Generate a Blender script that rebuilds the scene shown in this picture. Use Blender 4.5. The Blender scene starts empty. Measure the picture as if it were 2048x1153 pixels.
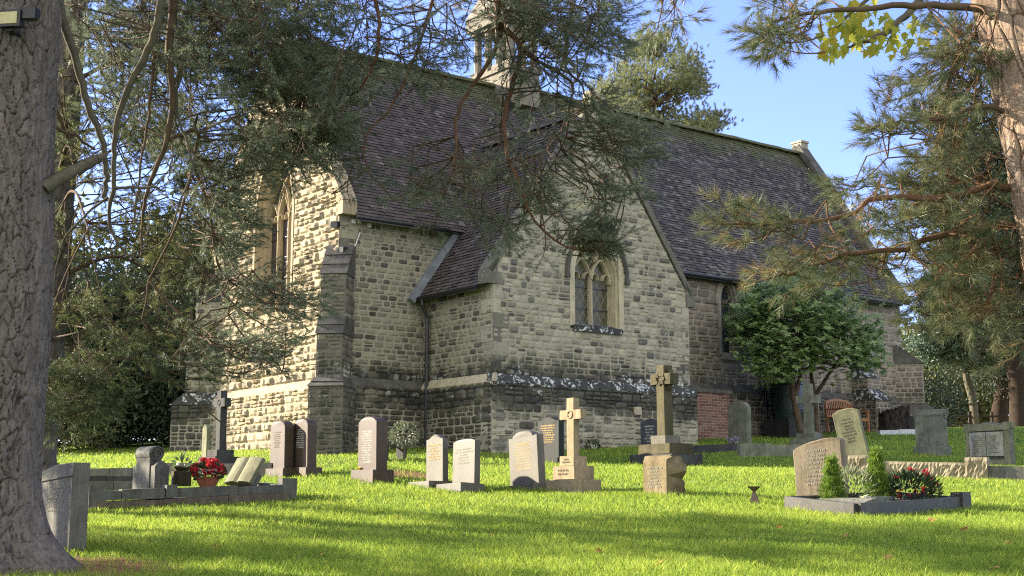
import bpy, bmesh, math, random
import numpy as np
from mathutils import Vector, Matrix
R = math.radians
rng = np.random.default_rng(7)
random.seed(7)
sc = bpy.context.scene
COL = sc.collection

# ------------------------------------------------------------------ camera, sky, sun, exposure
EYE = 1.6
FPX = 2700.0                                     # focal length in pixels of the 2048 px wide photograph
PITCH = math.atan(429/2700)
cam_d = bpy.data.cameras.new('camera'); cam = bpy.data.objects.new('camera', cam_d); COL.objects.link(cam)
cam.location = (0, 0, EYE); cam.rotation_euler = (math.pi/2+PITCH, 0, 0)
cam_d.sensor_width = 36; cam_d.lens = FPX/2048*36; cam_d.clip_start = .1; cam_d.clip_end = 3000
sc.camera = cam
SUN_HEAD, SUN_EL = R(-69.5), R(21)                 # compass heading from the view axis (+Y), clockwise; elevation
sv = Vector((math.sin(SUN_HEAD)*math.cos(SUN_EL), math.cos(SUN_HEAD)*math.cos(SUN_EL), math.sin(SUN_EL)))
w = bpy.data.worlds.new('World'); sc.world = w; w.use_nodes = True
wn = w.node_tree.nodes; wl = w.node_tree.links
sky = wn.new('ShaderNodeTexSky'); sky.sky_type = 'NISHITA'; sky.sun_disc = False
sky.sun_elevation = SUN_EL; sky.sun_rotation = SUN_HEAD; sky.air_density = 1.0; sky.dust_density = .4; sky.ozone_density = 1.2
bg = wn['Background']; bg.inputs[1].default_value = .15
# bright white bank added to the sky behind the camera to lift shaded walls
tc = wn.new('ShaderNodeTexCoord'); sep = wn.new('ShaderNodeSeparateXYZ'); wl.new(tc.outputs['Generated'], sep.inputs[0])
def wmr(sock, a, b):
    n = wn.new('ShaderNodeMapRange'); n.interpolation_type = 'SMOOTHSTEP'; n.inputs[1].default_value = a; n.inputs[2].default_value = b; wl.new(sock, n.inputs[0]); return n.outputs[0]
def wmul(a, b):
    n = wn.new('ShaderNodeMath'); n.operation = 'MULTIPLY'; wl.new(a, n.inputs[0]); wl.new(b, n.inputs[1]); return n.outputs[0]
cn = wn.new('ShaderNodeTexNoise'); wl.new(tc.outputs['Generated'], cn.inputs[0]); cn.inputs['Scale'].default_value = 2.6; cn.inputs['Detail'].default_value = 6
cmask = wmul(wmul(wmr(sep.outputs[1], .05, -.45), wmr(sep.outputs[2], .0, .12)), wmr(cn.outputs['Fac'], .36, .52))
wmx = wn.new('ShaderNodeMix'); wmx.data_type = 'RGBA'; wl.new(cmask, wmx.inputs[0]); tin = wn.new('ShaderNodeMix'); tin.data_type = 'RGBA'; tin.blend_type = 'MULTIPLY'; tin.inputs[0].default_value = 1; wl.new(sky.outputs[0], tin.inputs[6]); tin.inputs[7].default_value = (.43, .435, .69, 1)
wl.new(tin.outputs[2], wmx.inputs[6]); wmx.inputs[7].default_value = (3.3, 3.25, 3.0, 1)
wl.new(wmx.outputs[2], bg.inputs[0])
sun_d = bpy.data.lights.new('sun', 'SUN'); sun_d.energy = 5.0; sun_d.angle = R(.5); sun_d.color = (1, .87, .66)
sun = bpy.data.objects.new('sun', sun_d); COL.objects.link(sun)
sun.rotation_euler = sv.to_track_quat('Z', 'Y').to_euler(); sun.location = (-40, 0, 30)
sc.view_settings.view_transform = 'Standard'; sc.view_settings.look = 'None'
sc.view_settings.exposure = 2.15; sc.view_settings.gamma = 1
sc.render.engine = 'CYCLES'
sc.cycles.max_bounces = 6; sc.cycles.diffuse_bounces = 3; sc.cycles.glossy_bounces = 2; sc.cycles.transmission_bounces = 3
sc.cycles.sample_clamp_indirect = 6; sc.cycles.filter_width = 1.15; sc.cycles.use_denoising = False

# ------------------------------------------------------------------ picture <-> place
def ray(px, py):
    a = (px-1024)/FPX; b = (576-py)/FPX
    return np.array([a, math.cos(PITCH)-b*math.sin(PITCH), math.sin(PITCH)+b*math.cos(PITCH)])
def at(px, py, Y):
    r = ray(px, py); return r/r[1]*Y+np.array([0, 0, EYE])
def sstep(a, b, x):
    t = np.clip((np.asarray(x, float)-a)/(b-a), 0, 1); return t*t*(3-2*t)
def gz(x, y):                                    # height of the ground: a steady rise that levels off behind the church
    x = np.asarray(x, float); y = np.asarray(y, float)
    z = .09*np.where(y < 44, y, 44+8*(1-np.exp(-(np.maximum(y, 44)-44)/8)))
    z = z-.045*np.clip(-3-x, 0, 14)*sstep(17, 31, y)
    z = z+.03*np.sin(x*.9+y*.35)*np.sin(y*.5-x*.22)*sstep(3, 9, y)
    z = z-.09*np.exp(-((y-26.3)/2.0)**2)
    z = z+.16*np.exp(-((x+2.3)/.9)**2-((y-23.0)/1.3)**2)
    return z
def gp(px, py):                                  # where the line of sight meets the ground
    r = ray(px, py); r = r/r[1]
    lo, hi = 4., 60.
    f = lambda Y: EYE+r[2]*Y-float(gz(r[0]*Y, Y))
    ys = np.linspace(5, 58, 400); v = np.array([f(q) for q in ys])
    k = np.where(np.sign(v[:-1]) != np.sign(v[1:]))[0]
    Y = ys[-1] if len(k) == 0 else ys[k[0]]-v[k[0]]*(ys[k[0]+1]-ys[k[0]])/(v[k[0]+1]-v[k[0]])
    return np.array([r[0]*Y, Y, float(gz(r[0]*Y, Y))])

# ------------------------------------------------------------------ mesh helpers
class MB:
    def __init__(s): s.v = []; s.f = []; s.n = 0; s.t = []
    def add(s, V, F, m=0, tint=None):
        V = np.asarray(V, np.float32).reshape(-1, 3); F = np.asarray(F, np.int64)
        if len(V) == 0: return
        s.v.append(V); s.f.append((F+s.n, m)); s.n += len(V)
        s.t.append(np.zeros(len(V), np.float32) if tint is None else np.broadcast_to(np.asarray(tint, np.float32), (len(V),)))
    def box(s, c, size, rz=0, m=0, taper=1.0):
        x, y, z = np.array(size)/2
        P = np.array([[-x, -y, -z], [x, -y, -z], [x, y, -z], [-x, y, -z], [-x*taper, -y*taper, z], [x*taper, -y*taper, z], [x*taper, y*taper, z], [-x*taper, y*taper, z]])
        ca, sa = math.cos(rz), math.sin(rz)
        P = P@np.array([[ca, sa, 0], [-sa, ca, 0], [0, 0, 1]])+np.array(c)
        s.add(P, [[0, 3, 2, 1], [4, 5, 6, 7], [0, 1, 5, 4], [1, 2, 6, 5], [2, 3, 7, 6], [3, 0, 4, 7]], m)
    def hexa(s, P, m=0):                          # 8 corners: bottom ring then top ring
        s.add(P, [[0, 3, 2, 1], [4, 5, 6, 7], [0, 1, 5, 4], [1, 2, 6, 5], [2, 3, 7, 6], [3, 0, 4, 7]], m)
    def tube(s, P, rad, n=6, m=0, tint=0, cap=True):
        P = np.asarray(P, float); k = len(P); rad = np.broadcast_to(np.asarray(rad, float), (k,))
        T = np.gradient(P, axis=0); T /= np.linalg.norm(T, axis=1)[:, None]+1e-9
        ref = np.array([0, 0, 1.]) if abs(T[:, 2]).mean() < .8 else np.array([1., 0, 0])
        A = np.cross(T, ref); A /= np.linalg.norm(A, axis=1)[:, None]+1e-9; B = np.cross(T, A)
        th = np.linspace(0, 2*np.pi, n, endpoint=False)
        V = P[:, None]+rad[:, None, None]*(np.cos(th)[None, :, None]*A[:, None]+np.sin(th)[None, :, None]*B[:, None])
        i = np.arange(k-1)[:, None]*n; j = np.arange(n)[None]; j2 = (j+1) % n
        F = np.stack([i+j, i+j2, i+n+j2, i+n+j], -1).reshape(-1, 4)
        s.add(V, F, m, tint)
        if cap:
            for r0 in (0, k-1): s.add(V[r0], [list(range(n))], m, tint)
    def prism(s, poly, y0, y1, m=0, bev=0):        # outline in x-z pushed from y0 (front) to y1
        poly = np.asarray(poly, float); n = len(poly)
        if bev:
            q = poly-poly.mean(0); inner = poly-q/np.linalg.norm(q, axis=1)[:, None]*bev
            rings = [(inner, y0), (poly, y0+bev), (poly, y1-bev), (inner, y1)]
        else: rings = [(poly, y0), (poly, y1)]
        V = np.concatenate([np.stack([p[:, 0], np.full(n, y), p[:, 1]], -1) for p, y in rings])
        j = np.arange(n); j2 = (j+1) % n
        F = np.concatenate([np.stack([a*n+j, a*n+j2, (a+1)*n+j2, (a+1)*n+j], -1) for a in range(len(rings)-1)])
        s.add(V, F, m); s.add(V[:n], [list(range(n))[::-1]], m); s.add(V[-n:], [list(range(n))], m)
    def xf(s, M):                                  # transform everything so far
        M = np.array(M); s.v = [(v@M[:3, :3].T+M[:3, 3]).astype(np.float32) for v in s.v]; return s
    def build(s, name, mats, parent=None, smooth=False, tint=False):
        me = bpy.data.meshes.new(name)
        V = np.concatenate(s.v) if s.v else np.zeros((0, 3), np.float32)
        me.vertices.add(len(V)); me.vertices.foreach_set('co', V.ravel())
        L = []; S = []; Mi = []; o = 0
        for F, m in s.f:
            if F.ndim == 1: F = F[None]
            k = F.shape[1]; L.append(F.ravel()); S.append(o+np.arange(len(F))*k); o += F.size; Mi.append(np.full(len(F), m))
        L = np.concatenate(L); S = np.concatenate(S); Mi = np.concatenate(Mi)
        me.loops.add(len(L)); me.loops.foreach_set('vertex_index', L.astype(np.int32))
        me.polygons.add(len(S)); me.polygons.foreach_set('loop_start', S.astype(np.int32))
        me.polygons.foreach_set('material_index', Mi.astype(np.int32))
        me.polygons.foreach_set('use_smooth', np.full(len(S), bool(smooth)))
        if tint:
            a = me.attributes.new('tint', 'FLOAT', 'POINT'); a.data.foreach_set('value', np.concatenate(s.t).astype(np.float32))
        me.update(calc_edges=True); me.validate()
        for m in (mats if isinstance(mats, (list, tuple)) else [mats]): me.materials.append(m)
        o = bpy.data.objects.new(name, me); COL.objects.link(o)
        if parent is not None: o.parent = parent
        return o
def empty(name, loc, rz=0, ry=0, rx=0):
    o = bpy.data.objects.new(name, None); COL.objects.link(o); o.location = loc; o.rotation_euler = (rx, ry, rz)
    o.empty_display_size = .2; return o
def tag(o, label=None, cat=None, group=None, kind=None):
    for k, v in (('label', label), ('category', cat), ('group', group), ('kind', kind)):
        if v: o[k] = v
    return o
def nrm(a): a = np.asarray(a, float); return a/(np.linalg.norm(a, axis=-1, keepdims=True)+1e-12)
def hsh(ix, iy, k=0):
    h = np.sin(ix*127.1+iy*311.7+k*74.7)*43758.5453; return h-np.floor(h)
def vnoise(x, y, k=0):
    xi, yi = np.floor(x), np.floor(y); fx, fy = x-xi, y-yi; fx = fx*fx*(3-2*fx); fy = fy*fy*(3-2*fy)
    return (hsh(xi, yi, k)*(1-fx)+hsh(xi+1, yi, k)*fx)*(1-fy)+(hsh(xi, yi+1, k)*(1-fx)+hsh(xi+1, yi+1, k)*fx)*fy
def worley(x, y, k=0):                              # distance to nearest and second nearest cell point, id of the cell
    xi, yi = np.floor(x), np.floor(y); d1 = np.full(x.shape, 9.); d2 = d1.copy(); cid = np.zeros(x.shape)
    for a in (-1, 0, 1):
        for b in (-1, 0, 1):
            cx, cy = xi+a, yi+b
            d = np.hypot(cx+hsh(cx, cy, k)-x, cy+hsh(cx, cy, k+3)-y)
            m = d < d1; d2 = np.where(m, d1, np.minimum(d2, d)); cid = np.where(m, hsh(cx, cy, k+7), cid); d1 = np.where(m, d, d1)
    return d1, d2, cid

# ------------------------------------------------------------------ materials
class NT:
    def __init__(s, name, rough=.8, spec=.3):
        s.m = bpy.data.materials.new(name); s.m.use_nodes = True; s.t = s.m.node_tree; s.N = s.t.nodes; s.b = s.N['Principled BSDF']
        s.b.inputs['Roughness'].default_value = rough; s.b.inputs['Specular IOR Level'].default_value = spec
        s._c = None
    def node(s, ty, **kw):
        n = s.N.new(ty)
        for k, v in kw.items(): setattr(n, k, v)
        return n
    def link(s, a, b): s.t.links.new(a, b)
    def val(s, sock, v):
        if isinstance(v, bpy.types.NodeSocket): s.link(v, sock)
        else: sock.default_value = v if not isinstance(v, tuple) or len(v) == 4 or sock.type == 'VECTOR' else (*v, 1)
    @property
    def co(s):
        if s._c is None: s._c = s.node('ShaderNodeTexCoord').outputs['Object']
        return s._c
    def geo(s, o): return s.node('ShaderNodeNewGeometry').outputs[o]
    def attr(s, n): return s.node('ShaderNodeAttribute', attribute_name=n).outputs['Fac']
    def scl(s, v, sc3):
        n = s.node('ShaderNodeMapping'); s.link(v, n.inputs[0]); n.inputs['Scale'].default_value = sc3; return n.outputs[0]
    def noise(s, scale, detail=4, rough=.6, co=None, dist=0):
        n = s.node('ShaderNodeTexNoise'); s.link(co or s.co, n.inputs[0])
        n.inputs['Scale'].default_value = scale; n.inputs['Detail'].default_value = detail; n.inputs['Roughness'].default_value = rough; n.inputs['Distortion'].default_value = dist
        return n.outputs['Fac']
    def vor(s, scale, feature='F1', co=None, out='Distance', rnd=1):
        n = s.node('ShaderNodeTexVoronoi', feature=feature); s.link(co or s.co, n.inputs[0]); n.inputs['Scale'].default_value = scale; n.inputs['Randomness'].default_value = rnd
        return n.outputs[out]
    def ramp(s, f, stops, interp='LINEAR'):
        n = s.node('ShaderNodeValToRGB'); s.link(f, n.inputs[0]); e = n.color_ramp.elements; n.color_ramp.interpolation = interp
        while len(e) < len(stops): e.new(.5)
        for i, (p, c) in enumerate(stops): e[i].position = p; e[i].color = (*c, 1) if isinstance(c, tuple) else (c, c, c, 1)
        return n.outputs[0]
    def step(s, f, a, b):
        n = s.node('ShaderNodeMapRange'); s.val(n.inputs[0], f); n.inputs[1].default_value = a; n.inputs[2].default_value = b; return n.outputs[0]
    def mix(s, f, a, b, mode='MIX'):
        n = s.node('ShaderNodeMix', data_type='RGBA', blend_type=mode)
        s.val(n.inputs[0], f); s.val(n.inputs[6], a); s.val(n.inputs[7], b); return n.outputs[2]
    def math(s, op, a, b=0.):
        n = s.node('ShaderNodeMath', operation=op); s.val(n.inputs[0], a); s.val(n.inputs[1], b); return n.outputs[0]
    def z(s):
        n = s.node('ShaderNodeSeparateXYZ'); s.link(s.co, n.inputs[0]); return n.outputs[2]
    def xyz(s):
        n = s.node('ShaderNodeSeparateXYZ'); s.link(s.co, n.inputs[0]); return n.outputs
    def color(s, c): s.val(s.b.inputs['Base Color'], c); return s
    def bump(s, h, strength=.5, dist=.02):
        n = s.node('ShaderNodeBump'); n.inputs['Strength'].default_value = strength; n.inputs['Distance'].default_value = dist
        s.link(h, n.inputs['Height']); s.link(n.outputs[0], s.b.inputs['Normal']); return s
    def leafy(s, c, amount=.3):                     # some light passes through a leaf
        tr = s.node('ShaderNodeBsdfTranslucent'); s.val(tr.inputs[0], c); mx = s.node('ShaderNodeMixShader'); mx.inputs[0].default_value = amount
        s.link(s.b.outputs[0], mx.inputs[1]); s.link(tr.outputs[0], mx.inputs[2]); s.link(mx.outputs[0], s.N['Material Output'].inputs[0]); return s

def rubble(name, pal, stain, lichen, zlo, zhi, dark=(.035, .034, .030)):
    t = NT(name, .92, .15); r = t.geo('Random Per Island')
    c = t.ramp(r, pal)
    c = t.mix(t.ramp(t.noise(9, 6), [(.3, .0), (.75, .75)]), c, (.10, .095, .07), 'MULTIPLY') if False else t.mix(.55, c, t.ramp(t.noise(14, 6, .7), [(.25, .6), (.7, 1.3)]), 'MULTIPLY')
    # weathering: black crust in patches, more of it round the plinth
    zz = t.z(); n1 = t.noise(1.1, 5, .65); band = t.math('MULTIPLY', t.step(zz, zlo-.5, zlo), t.step(zz, zhi+.55, zhi))
    k = t.math('ADD', n1, t.math('MULTIPLY', band, stain)); k = t.math('ADD', k, t.math('MULTIPLY', t.math('SUBTRACT', r, .5), .16))
    st = t.noise(1.6, 5, .7, t.scl(t.co, (2.2, 2.2, .45))); k = t.math('ADD', k, t.math('MULTIPLY', t.math('SUBTRACT', st, .5), .45))
    c = t.mix(t.math('MULTIPLY', t.step(k, .56, .80), .84), c, dark)
    c = t.mix(t.math('MULTIPLY', t.step(t.noise(2.6, 5, .7), .52, .72), .35), c, (.17, .175, .095))
    if lichen:
        l = t.math('ADD', t.noise(5.5, 5, .6, dist=.7), t.math('MULTIPLY', t.math('MULTIPLY', t.step(zz, zhi-.6, zhi-.05), t.step(zz, zhi+.45, zhi+.05)), .17))
        l = t.math('MULTIPLY', t.step(l, .65, .72), t.step(t.noise(.8, 2), .42, .55)); c = t.mix(t.math('MULTIPLY', l, lichen), c, (.45, .47, .43))
    t.color(c); t.bump(t.noise(45, 6, .7), .55, .012); return t.m
def mortar_mat(name, c1, c2, zlo=0, zhi=0, stain=0):
    t = NT(name, .95, .1); c = t.ramp(t.noise(3, 6, .7), [(.3, c1), (.7, c2)])
    zz = t.z(); band = t.math('MULTIPLY', t.step(zz, zlo-.5, zlo), t.step(zz, zhi+.55, zhi))
    c = t.mix(t.step(t.math('ADD', t.noise(1.1, 5, .65), t.math('MULTIPLY', band, stain)), .68, .88), c, (.03, .03, .028))
    t.color(c); t.bump(t.noise(60, 4), .4, .008); return t.m
ZB = 2.6                                             # church floor datum; local z = world z - ZB
PALS = [(0, (.11, .105, .09)), (.09, (.16, .15, .12)), (.16, (.27, .25, .185)), (.36, (.36, .335, .245)), (.56, (.24, .225, .175)), (.78, (.40, .365, .265)), (.88, (.21, .195, .155)), (.95, (.13, .12, .10)), (1, (.085, .08, .07))]
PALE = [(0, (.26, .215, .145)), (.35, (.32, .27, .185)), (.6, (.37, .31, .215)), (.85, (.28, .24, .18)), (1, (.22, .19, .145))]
PALN = [(0, (.15, .132, .112)), (.3, (.20, .177, .15)), (.55, (.25, .222, .185)), (.8, (.165, .145, .125)), (1, (.30, .26, .205))]  # palette darkened as a whole to stand in for shade on the nave
M = {}
M['stone_s'] = rubble('grey yellow rubble stone', PALS, .50, 1, 3.9-ZB, 4.45-ZB)
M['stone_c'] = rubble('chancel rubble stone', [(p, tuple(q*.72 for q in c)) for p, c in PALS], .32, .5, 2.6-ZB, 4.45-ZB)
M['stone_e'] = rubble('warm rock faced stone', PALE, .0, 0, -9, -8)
M['stone_n'] = rubble('purple grey nave stone', PALN, .22, .3, 2.6-ZB, 4.9-ZB)
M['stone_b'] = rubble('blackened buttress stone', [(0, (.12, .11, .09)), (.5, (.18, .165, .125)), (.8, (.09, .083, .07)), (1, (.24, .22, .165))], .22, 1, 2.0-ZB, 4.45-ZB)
M['mortar_s'] = mortar_mat('yellow lime mortar', (.25, .235, .175), (.32, .30, .225), 3.9-ZB, 4.45-ZB, .42)
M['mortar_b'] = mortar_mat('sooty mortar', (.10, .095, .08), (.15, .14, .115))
M['mortar_e'] = mortar_mat('warm mortar', (.27, .225, .15), (.33, .275, .19))
M['mortar_n'] = mortar_mat('grey mortar', (.26, .225, .18), (.34, .30, .235), 2.6-ZB, 4.9-ZB, .18)
def dressed(name, c1, c2, c3, moss=0., mossc=(.05, .055, .03)):
    t = NT(name, .85, .2); c = t.ramp(t.noise(2.5, 7, .7), [(.28, c1), (.5, c2), (.72, c3)])
    c = t.mix(.6, c, t.ramp(t.noise(2.2, 5, .7, t.scl(t.co, (5, 5, .7))), [(.34, .45), (.62, 1.1)]), 'MULTIPLY')
    c = t.mix(.5, c, t.ramp(t.noise(22, 5, .7), [(.3, .55), (.7, 1.15)]), 'MULTIPLY')
    if moss: c = t.mix(t.math('MULTIPLY', t.step(t.noise(4, 6, .7, dist=.5), .5, .66), moss), c, mossc)
    t.color(c); t.bump(t.noise(70, 6, .7), .4, .006); return t.m
M['ashlar'] = dressed('buff ashlar', (.40, .355, .24), (.48, .425, .29), (.54, .48, .34), .25, (.2, .19, .13))
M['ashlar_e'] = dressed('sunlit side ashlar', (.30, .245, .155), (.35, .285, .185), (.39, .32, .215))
M['ashlar_n'] = dressed('grey ashlar', (.28, .25, .20), (.36, .32, .26), (.42, .38, .31), .3, (.12, .11, .09))
M['slab_dark'] = dressed('black weathered stone', (.06, .057, .052), (.10, .095, .083), (.15, .14, .12), .5, (.04, .04, .034))
def lichened(name, base, lich, th=.6):
    t = NT(name, .9, .15); c = t.ramp(t.noise(5, 6, .7), [(.3, tuple(q*.6 for q in base)), (.7, base)])
    c = t.mix(t.step(t.noise(7, 5, .65, dist=.8), th, th+.03), c, lich); t.color(c); t.bump(t.noise(50, 5), .4, .01); return t.m
M['white_lichen'] = lichened('dark stone crusted with white lichen', (.06, .062, .058), (.46, .48, .46), .55)
M['coping_t'] = lichened('grey coping stone flecked with lichen', (.15, .145, .115), (.45, .46, .43), .66)
def tiles(name, pal, lich, moss, zr):
    t = NT(name, .8, .25); c = t.ramp(t.geo('Random Per Island'), pal)
    c = t.mix(.45, c, t.ramp(t.noise(6, 6, .7), [(.3, .5), (.7, 1.35)]), 'MULTIPLY')
    c = t.mix(t.math('MULTIPLY', t.step(t.noise(16, 3, .6), .66, .72), lich), c, (.38, .38, .37))
    k = t.math('ADD', t.noise(2.2, 5, .7), t.math('MULTIPLY', t.step(t.z(), zr-1.2, zr+.1), .42))
    c = t.mix(.5, c, t.ramp(t.noise(1.4, 5, .7, t.scl(t.co, (1.6, 1, .3))), [(.3, .5), (.7, 1.3)]), 'MULTIPLY')
    c = t.mix(t.math('MULTIPLY', t.step(k, .62, .8), moss), c, (.085, .095, .035))
    t.color(c); t.bump(t.noise(80, 4), .3, .004); return t.m
M['tile_c'] = tiles('plum clay tiles', [(0, (.050, .041, .040)), (.35, (.078, .064, .061)), (.7, (.098, .078, .073)), (.9, (.072, .062, .058)), (1, (.15, .135, .13))], .35, .7, 13.3-ZB)
M['tile_n'] = tiles('dark grey lichened tiles', [(0, (.05, .046, .046)), (.4, (.075, .068, .066)), (.75, (.10, .089, .083)), (1, (.17, .16, .15))], .55, .75, 13.7-ZB)
def plain(name, c, rough=.5, spec=.4, n=12, amt=.35, bumpy=.0, metal=0):
    t = NT(name, rough, spec); t.b.inputs['Metallic'].default_value = metal
    t.color(t.mix(amt, c, t.ramp(t.noise(n, 5, .65), [(.3, .45), (.7, 1.4)]), 'MULTIPLY'))
    if bumpy: t.bump(t.noise(n*4, 5), bumpy, .005)
    return t.m
M['lead'] = plain('lead flashing', (.17, .19, .21), .55, .5, 5, .6)
M['iron'] = plain('black painted iron', (.012, .013, .014), .35, .5)
M['white_pvc'] = plain('white cable', (.6, .6, .58), .5)
M['glass_l'] = None
def glass(name, c1, c2, scale, lead=(.05, .05, .048), diamond=True):
    t = NT(name, .22, .22); x, y, z_ = t.xyz()
    # small leaded panes: diagonal cames
    if diamond:
        a = t.math('ADD', t.math('ADD', x, y), t.math('MULTIPLY', z_, .62)); b = t.math('SUBTRACT', t.math('ADD', x, y), t.math('MULTIPLY', z_, .62))
        f = lambda q: t.math('ABSOLUTE', t.math('SUBTRACT', t.math('FRACT', t.math('MULTIPLY', q, scale)), .5))
        ln = t.math('MAXIMUM', t.step(f(a), .43, .46), t.step(f(b), .43, .46))
    else:
        f = lambda q, s_: t.math('ABSOLUTE', t.math('SUBTRACT', t.math('FRACT', t.math('MULTIPLY', q, s_)), .5))
        ln = t.math('MAXIMUM', t.step(f(z_, scale*.5), .45, .48), t.step(f(t.math('ADD', x, y), scale), .45, .48))
    c = t.ramp(t.noise(6, 3), [(.35, c1), (.65, c2)]); t.color(t.mix(ln, c, lead))
    t.bump(t.math('ADD', t.noise(9, 3), ln), .5, .01); return t.m
M['glass_t'] = glass('leaded diamond glass', (.045, .043, .026), (.085, .08, .05), 4.6, (.15, .145, .11))
M['glass_e'] = glass('leaded glass', (.035, .028, .028), (.06, .045, .042), 2.4, (.02, .02, .02), False)
M['glass_n'] = glass('blue grey leaded glass', (.03, .04, .045), (.06, .075, .08), 5.0, (.015, .015, .015))
def brickm():
    t = NT('red brick', .9, .15); c = t.ramp(t.geo('Random Per Island'), [(0, (.10, .05, .04)), (.5, (.155, .075, .058)), (1, (.20, .11, .088))])
    c = t.mix(t.math('MULTIPLY', t.step(t.noise(3, 5, .7), .5, .7), .5), c, (.2, .17, .14)); t.color(c); t.bump(t.noise(60, 5), .5, .005); return t.m
M['brick'] = brickm()
def barkm(name, c1, c2, crack, orange=None):
    t = NT(name, .95, .1); a = t.attr('tint')
    c = t.ramp(t.noise(9, 6, .7, t.scl(t.co, (1, 1, .4))), [(.3, c1), (.7, c2)])
    if orange: c = t.mix(t.step(t.noise(5, 5, .7, t.scl(t.co, (1, 1, .5))), .5, .68), c, orange)
    c = t.mix(.75, c, t.ramp(t.noise(26, 7, .75, t.scl(t.co, (1, 1, .22))), [(.32, .42), (.5, .95), (.68, 1.4)]), 'MULTIPLY')
    c = t.mix(t.step(a, .5, .12), c, crack); t.color(c); t.bump(t.noise(34, 7, .78, t.scl(t.co, (1, 1, .3))), 1.0, .03); return t.m
M['bark'] = barkm('grey pine bark', (.115, .10, .09), (.21, .18, .16), (.04, .033, .028))
M['bark_r'] = barkm('pinkish orange upper pine bark', (.32, .225, .165), (.42, .315, .24), (.10, .05, .028), (.39, .33, .28))
M['branch'] = plain('pine branch bark', (.10, .072, .05), .9, .1, 9, .6, .5)
M['branch_d'] = plain('shade toned bark', (.035, .026, .02), .95, .1, 9, .6, .5)  # darker copy of the branch bark, standing in for shade on the trunks
M['branch_r'] = plain('reddish branch bark', (.13, .075, .045), .9, .1, 9, .6, .5)
M['branch_g'] = plain('algae covered branch', (.10, .09, .065), .9, .1, 9, .6, .5)
def leafm(name, pal, tr=.3, rough=.55, spec=.3, patch=None, pscale=.8, plo=.55, phi=.7):
    t = NT(name, rough, spec); a = t.math('ADD', t.math('MULTIPLY', t.geo('Random Per Island'), .45), t.math('MULTIPLY', t.attr('tint'), .55))
    c = t.ramp(a, pal)
    if patch: c = t.mix(t.step(t.math('ADD', t.noise(pscale, 3), t.math('MULTIPLY', t.math('SUBTRACT', t.attr('tint'), .5), .3)), plo, phi), c, patch)
    t.color(c); t.leafy(c, tr); return t.m
M['needle'] = leafm('dark pine needles', [(0, (.08, .105, .066)), (.5, (.125, .155, .095)), (.93, (.175, .20, .12)), (1, (.28, .18, .09))], .3)
M['needle_y'] = leafm('yellowing pine needles', [(0, (.055, .082, .036)), (.5, (.105, .132, .052)), (.9, (.21, .21, .075)), (1, (.33, .19, .075))], .35)
M['needle_r'] = leafm('green and rusty long needles', [(0, (.06, .088, .05)), (.45, (.11, .14, .07)), (.7, (.17, .175, .08)), (1, (.22, .18, .085))], .3, .5, .3, (.22, .15, .065), 3.2, .64, .76)
M['needle_f'] = leafm('pale green pine needles', [(0, (.15, .18, .08)), (.5, (.24, .26, .125)), (1, (.34, .32, .15))], .4)
M['yew'] = leafm('dark yew leaves', [(0, (.022, .034, .02)), (.6, (.042, .06, .032)), (1, (.08, .10, .05))], .15)
M['laurel'] = leafm('glossy laurel leaves', [(0, (.10, .16, .05)), (.5, (.165, .245, .08)), (.92, (.24, .32, .12)), (1, (.36, .34, .07))], .25, .38, .5)
M['holly'] = leafm('blue green leaves', [(0, (.045, .075, .05)), (.6, (.08, .125, .08)), (1, (.12, .17, .11))], .2, .45, .4)
M['maple'] = leafm('yellow green maple leaves', [(0, (.20, .25, .03)), (.45, (.40, .40, .045)), (.85, (.55, .43, .05)), (1, (.42, .18, .05))], .6)
M['conif'] = leafm('lime dwarf conifer leaves', [(0, (.07, .13, .02)), (.6, (.15, .24, .035)), (1, (.28, .34, .06))], .35)
M['varieg'] = leafm('variegated leaves', [(0, (.08, .12, .05)), (.5, (.16, .20, .10)), (1, (.5, .5, .33))], .25)
M['dleaf'] = leafm('dark green bedding leaves', [(0, (.02, .035, .015)), (.6, (.05, .08, .03)), (1, (.09, .12, .05))], .2)
M['red'] = leafm('red petals', [(0, (.32, .008, .02)), (.5, (.5, .02, .035)), (1, (.62, .06, .06))], .25)
M['yellowp'] = leafm('yellow petals', [(0, (.6, .42, .02)), (1, (.75, .6, .05))], .25)
M['whitep'] = leafm('white petals', [(0, (.5, .5, .48)), (1, (.75, .75, .75))], .25)
M['lilac'] = leafm('lilac petals', [(0, (.25, .2, .3)), (1, (.4, .35, .45))], .25)
M['far'] = leafm('far foliage', [(0, (.05, .07, .025)), (.6, (.10, .12, .04)), (1, (.19, .18, .06))], .3)
def grassm():
    t = NT('grass blades', .5, .3); a = t.math('ADD', t.math('MULTIPLY', t.geo('Random Per Island'), .42), t.math('ADD', t.math('MULTIPLY', t.noise(1.1, 4), .40), t.math('MULTIPLY', t.noise(.22, 3), .22)))
    c = t.ramp(a, [(.12, (.075, .145, .02)), (.38, (.17, .275, .034)), (.62, (.34, .43, .06)), (.82, (.50, .53, .10)), (1, (.60, .50, .20))]); t.color(c); t.leafy(c, .5); return t.m
M['grass'] = grassm()

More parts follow.
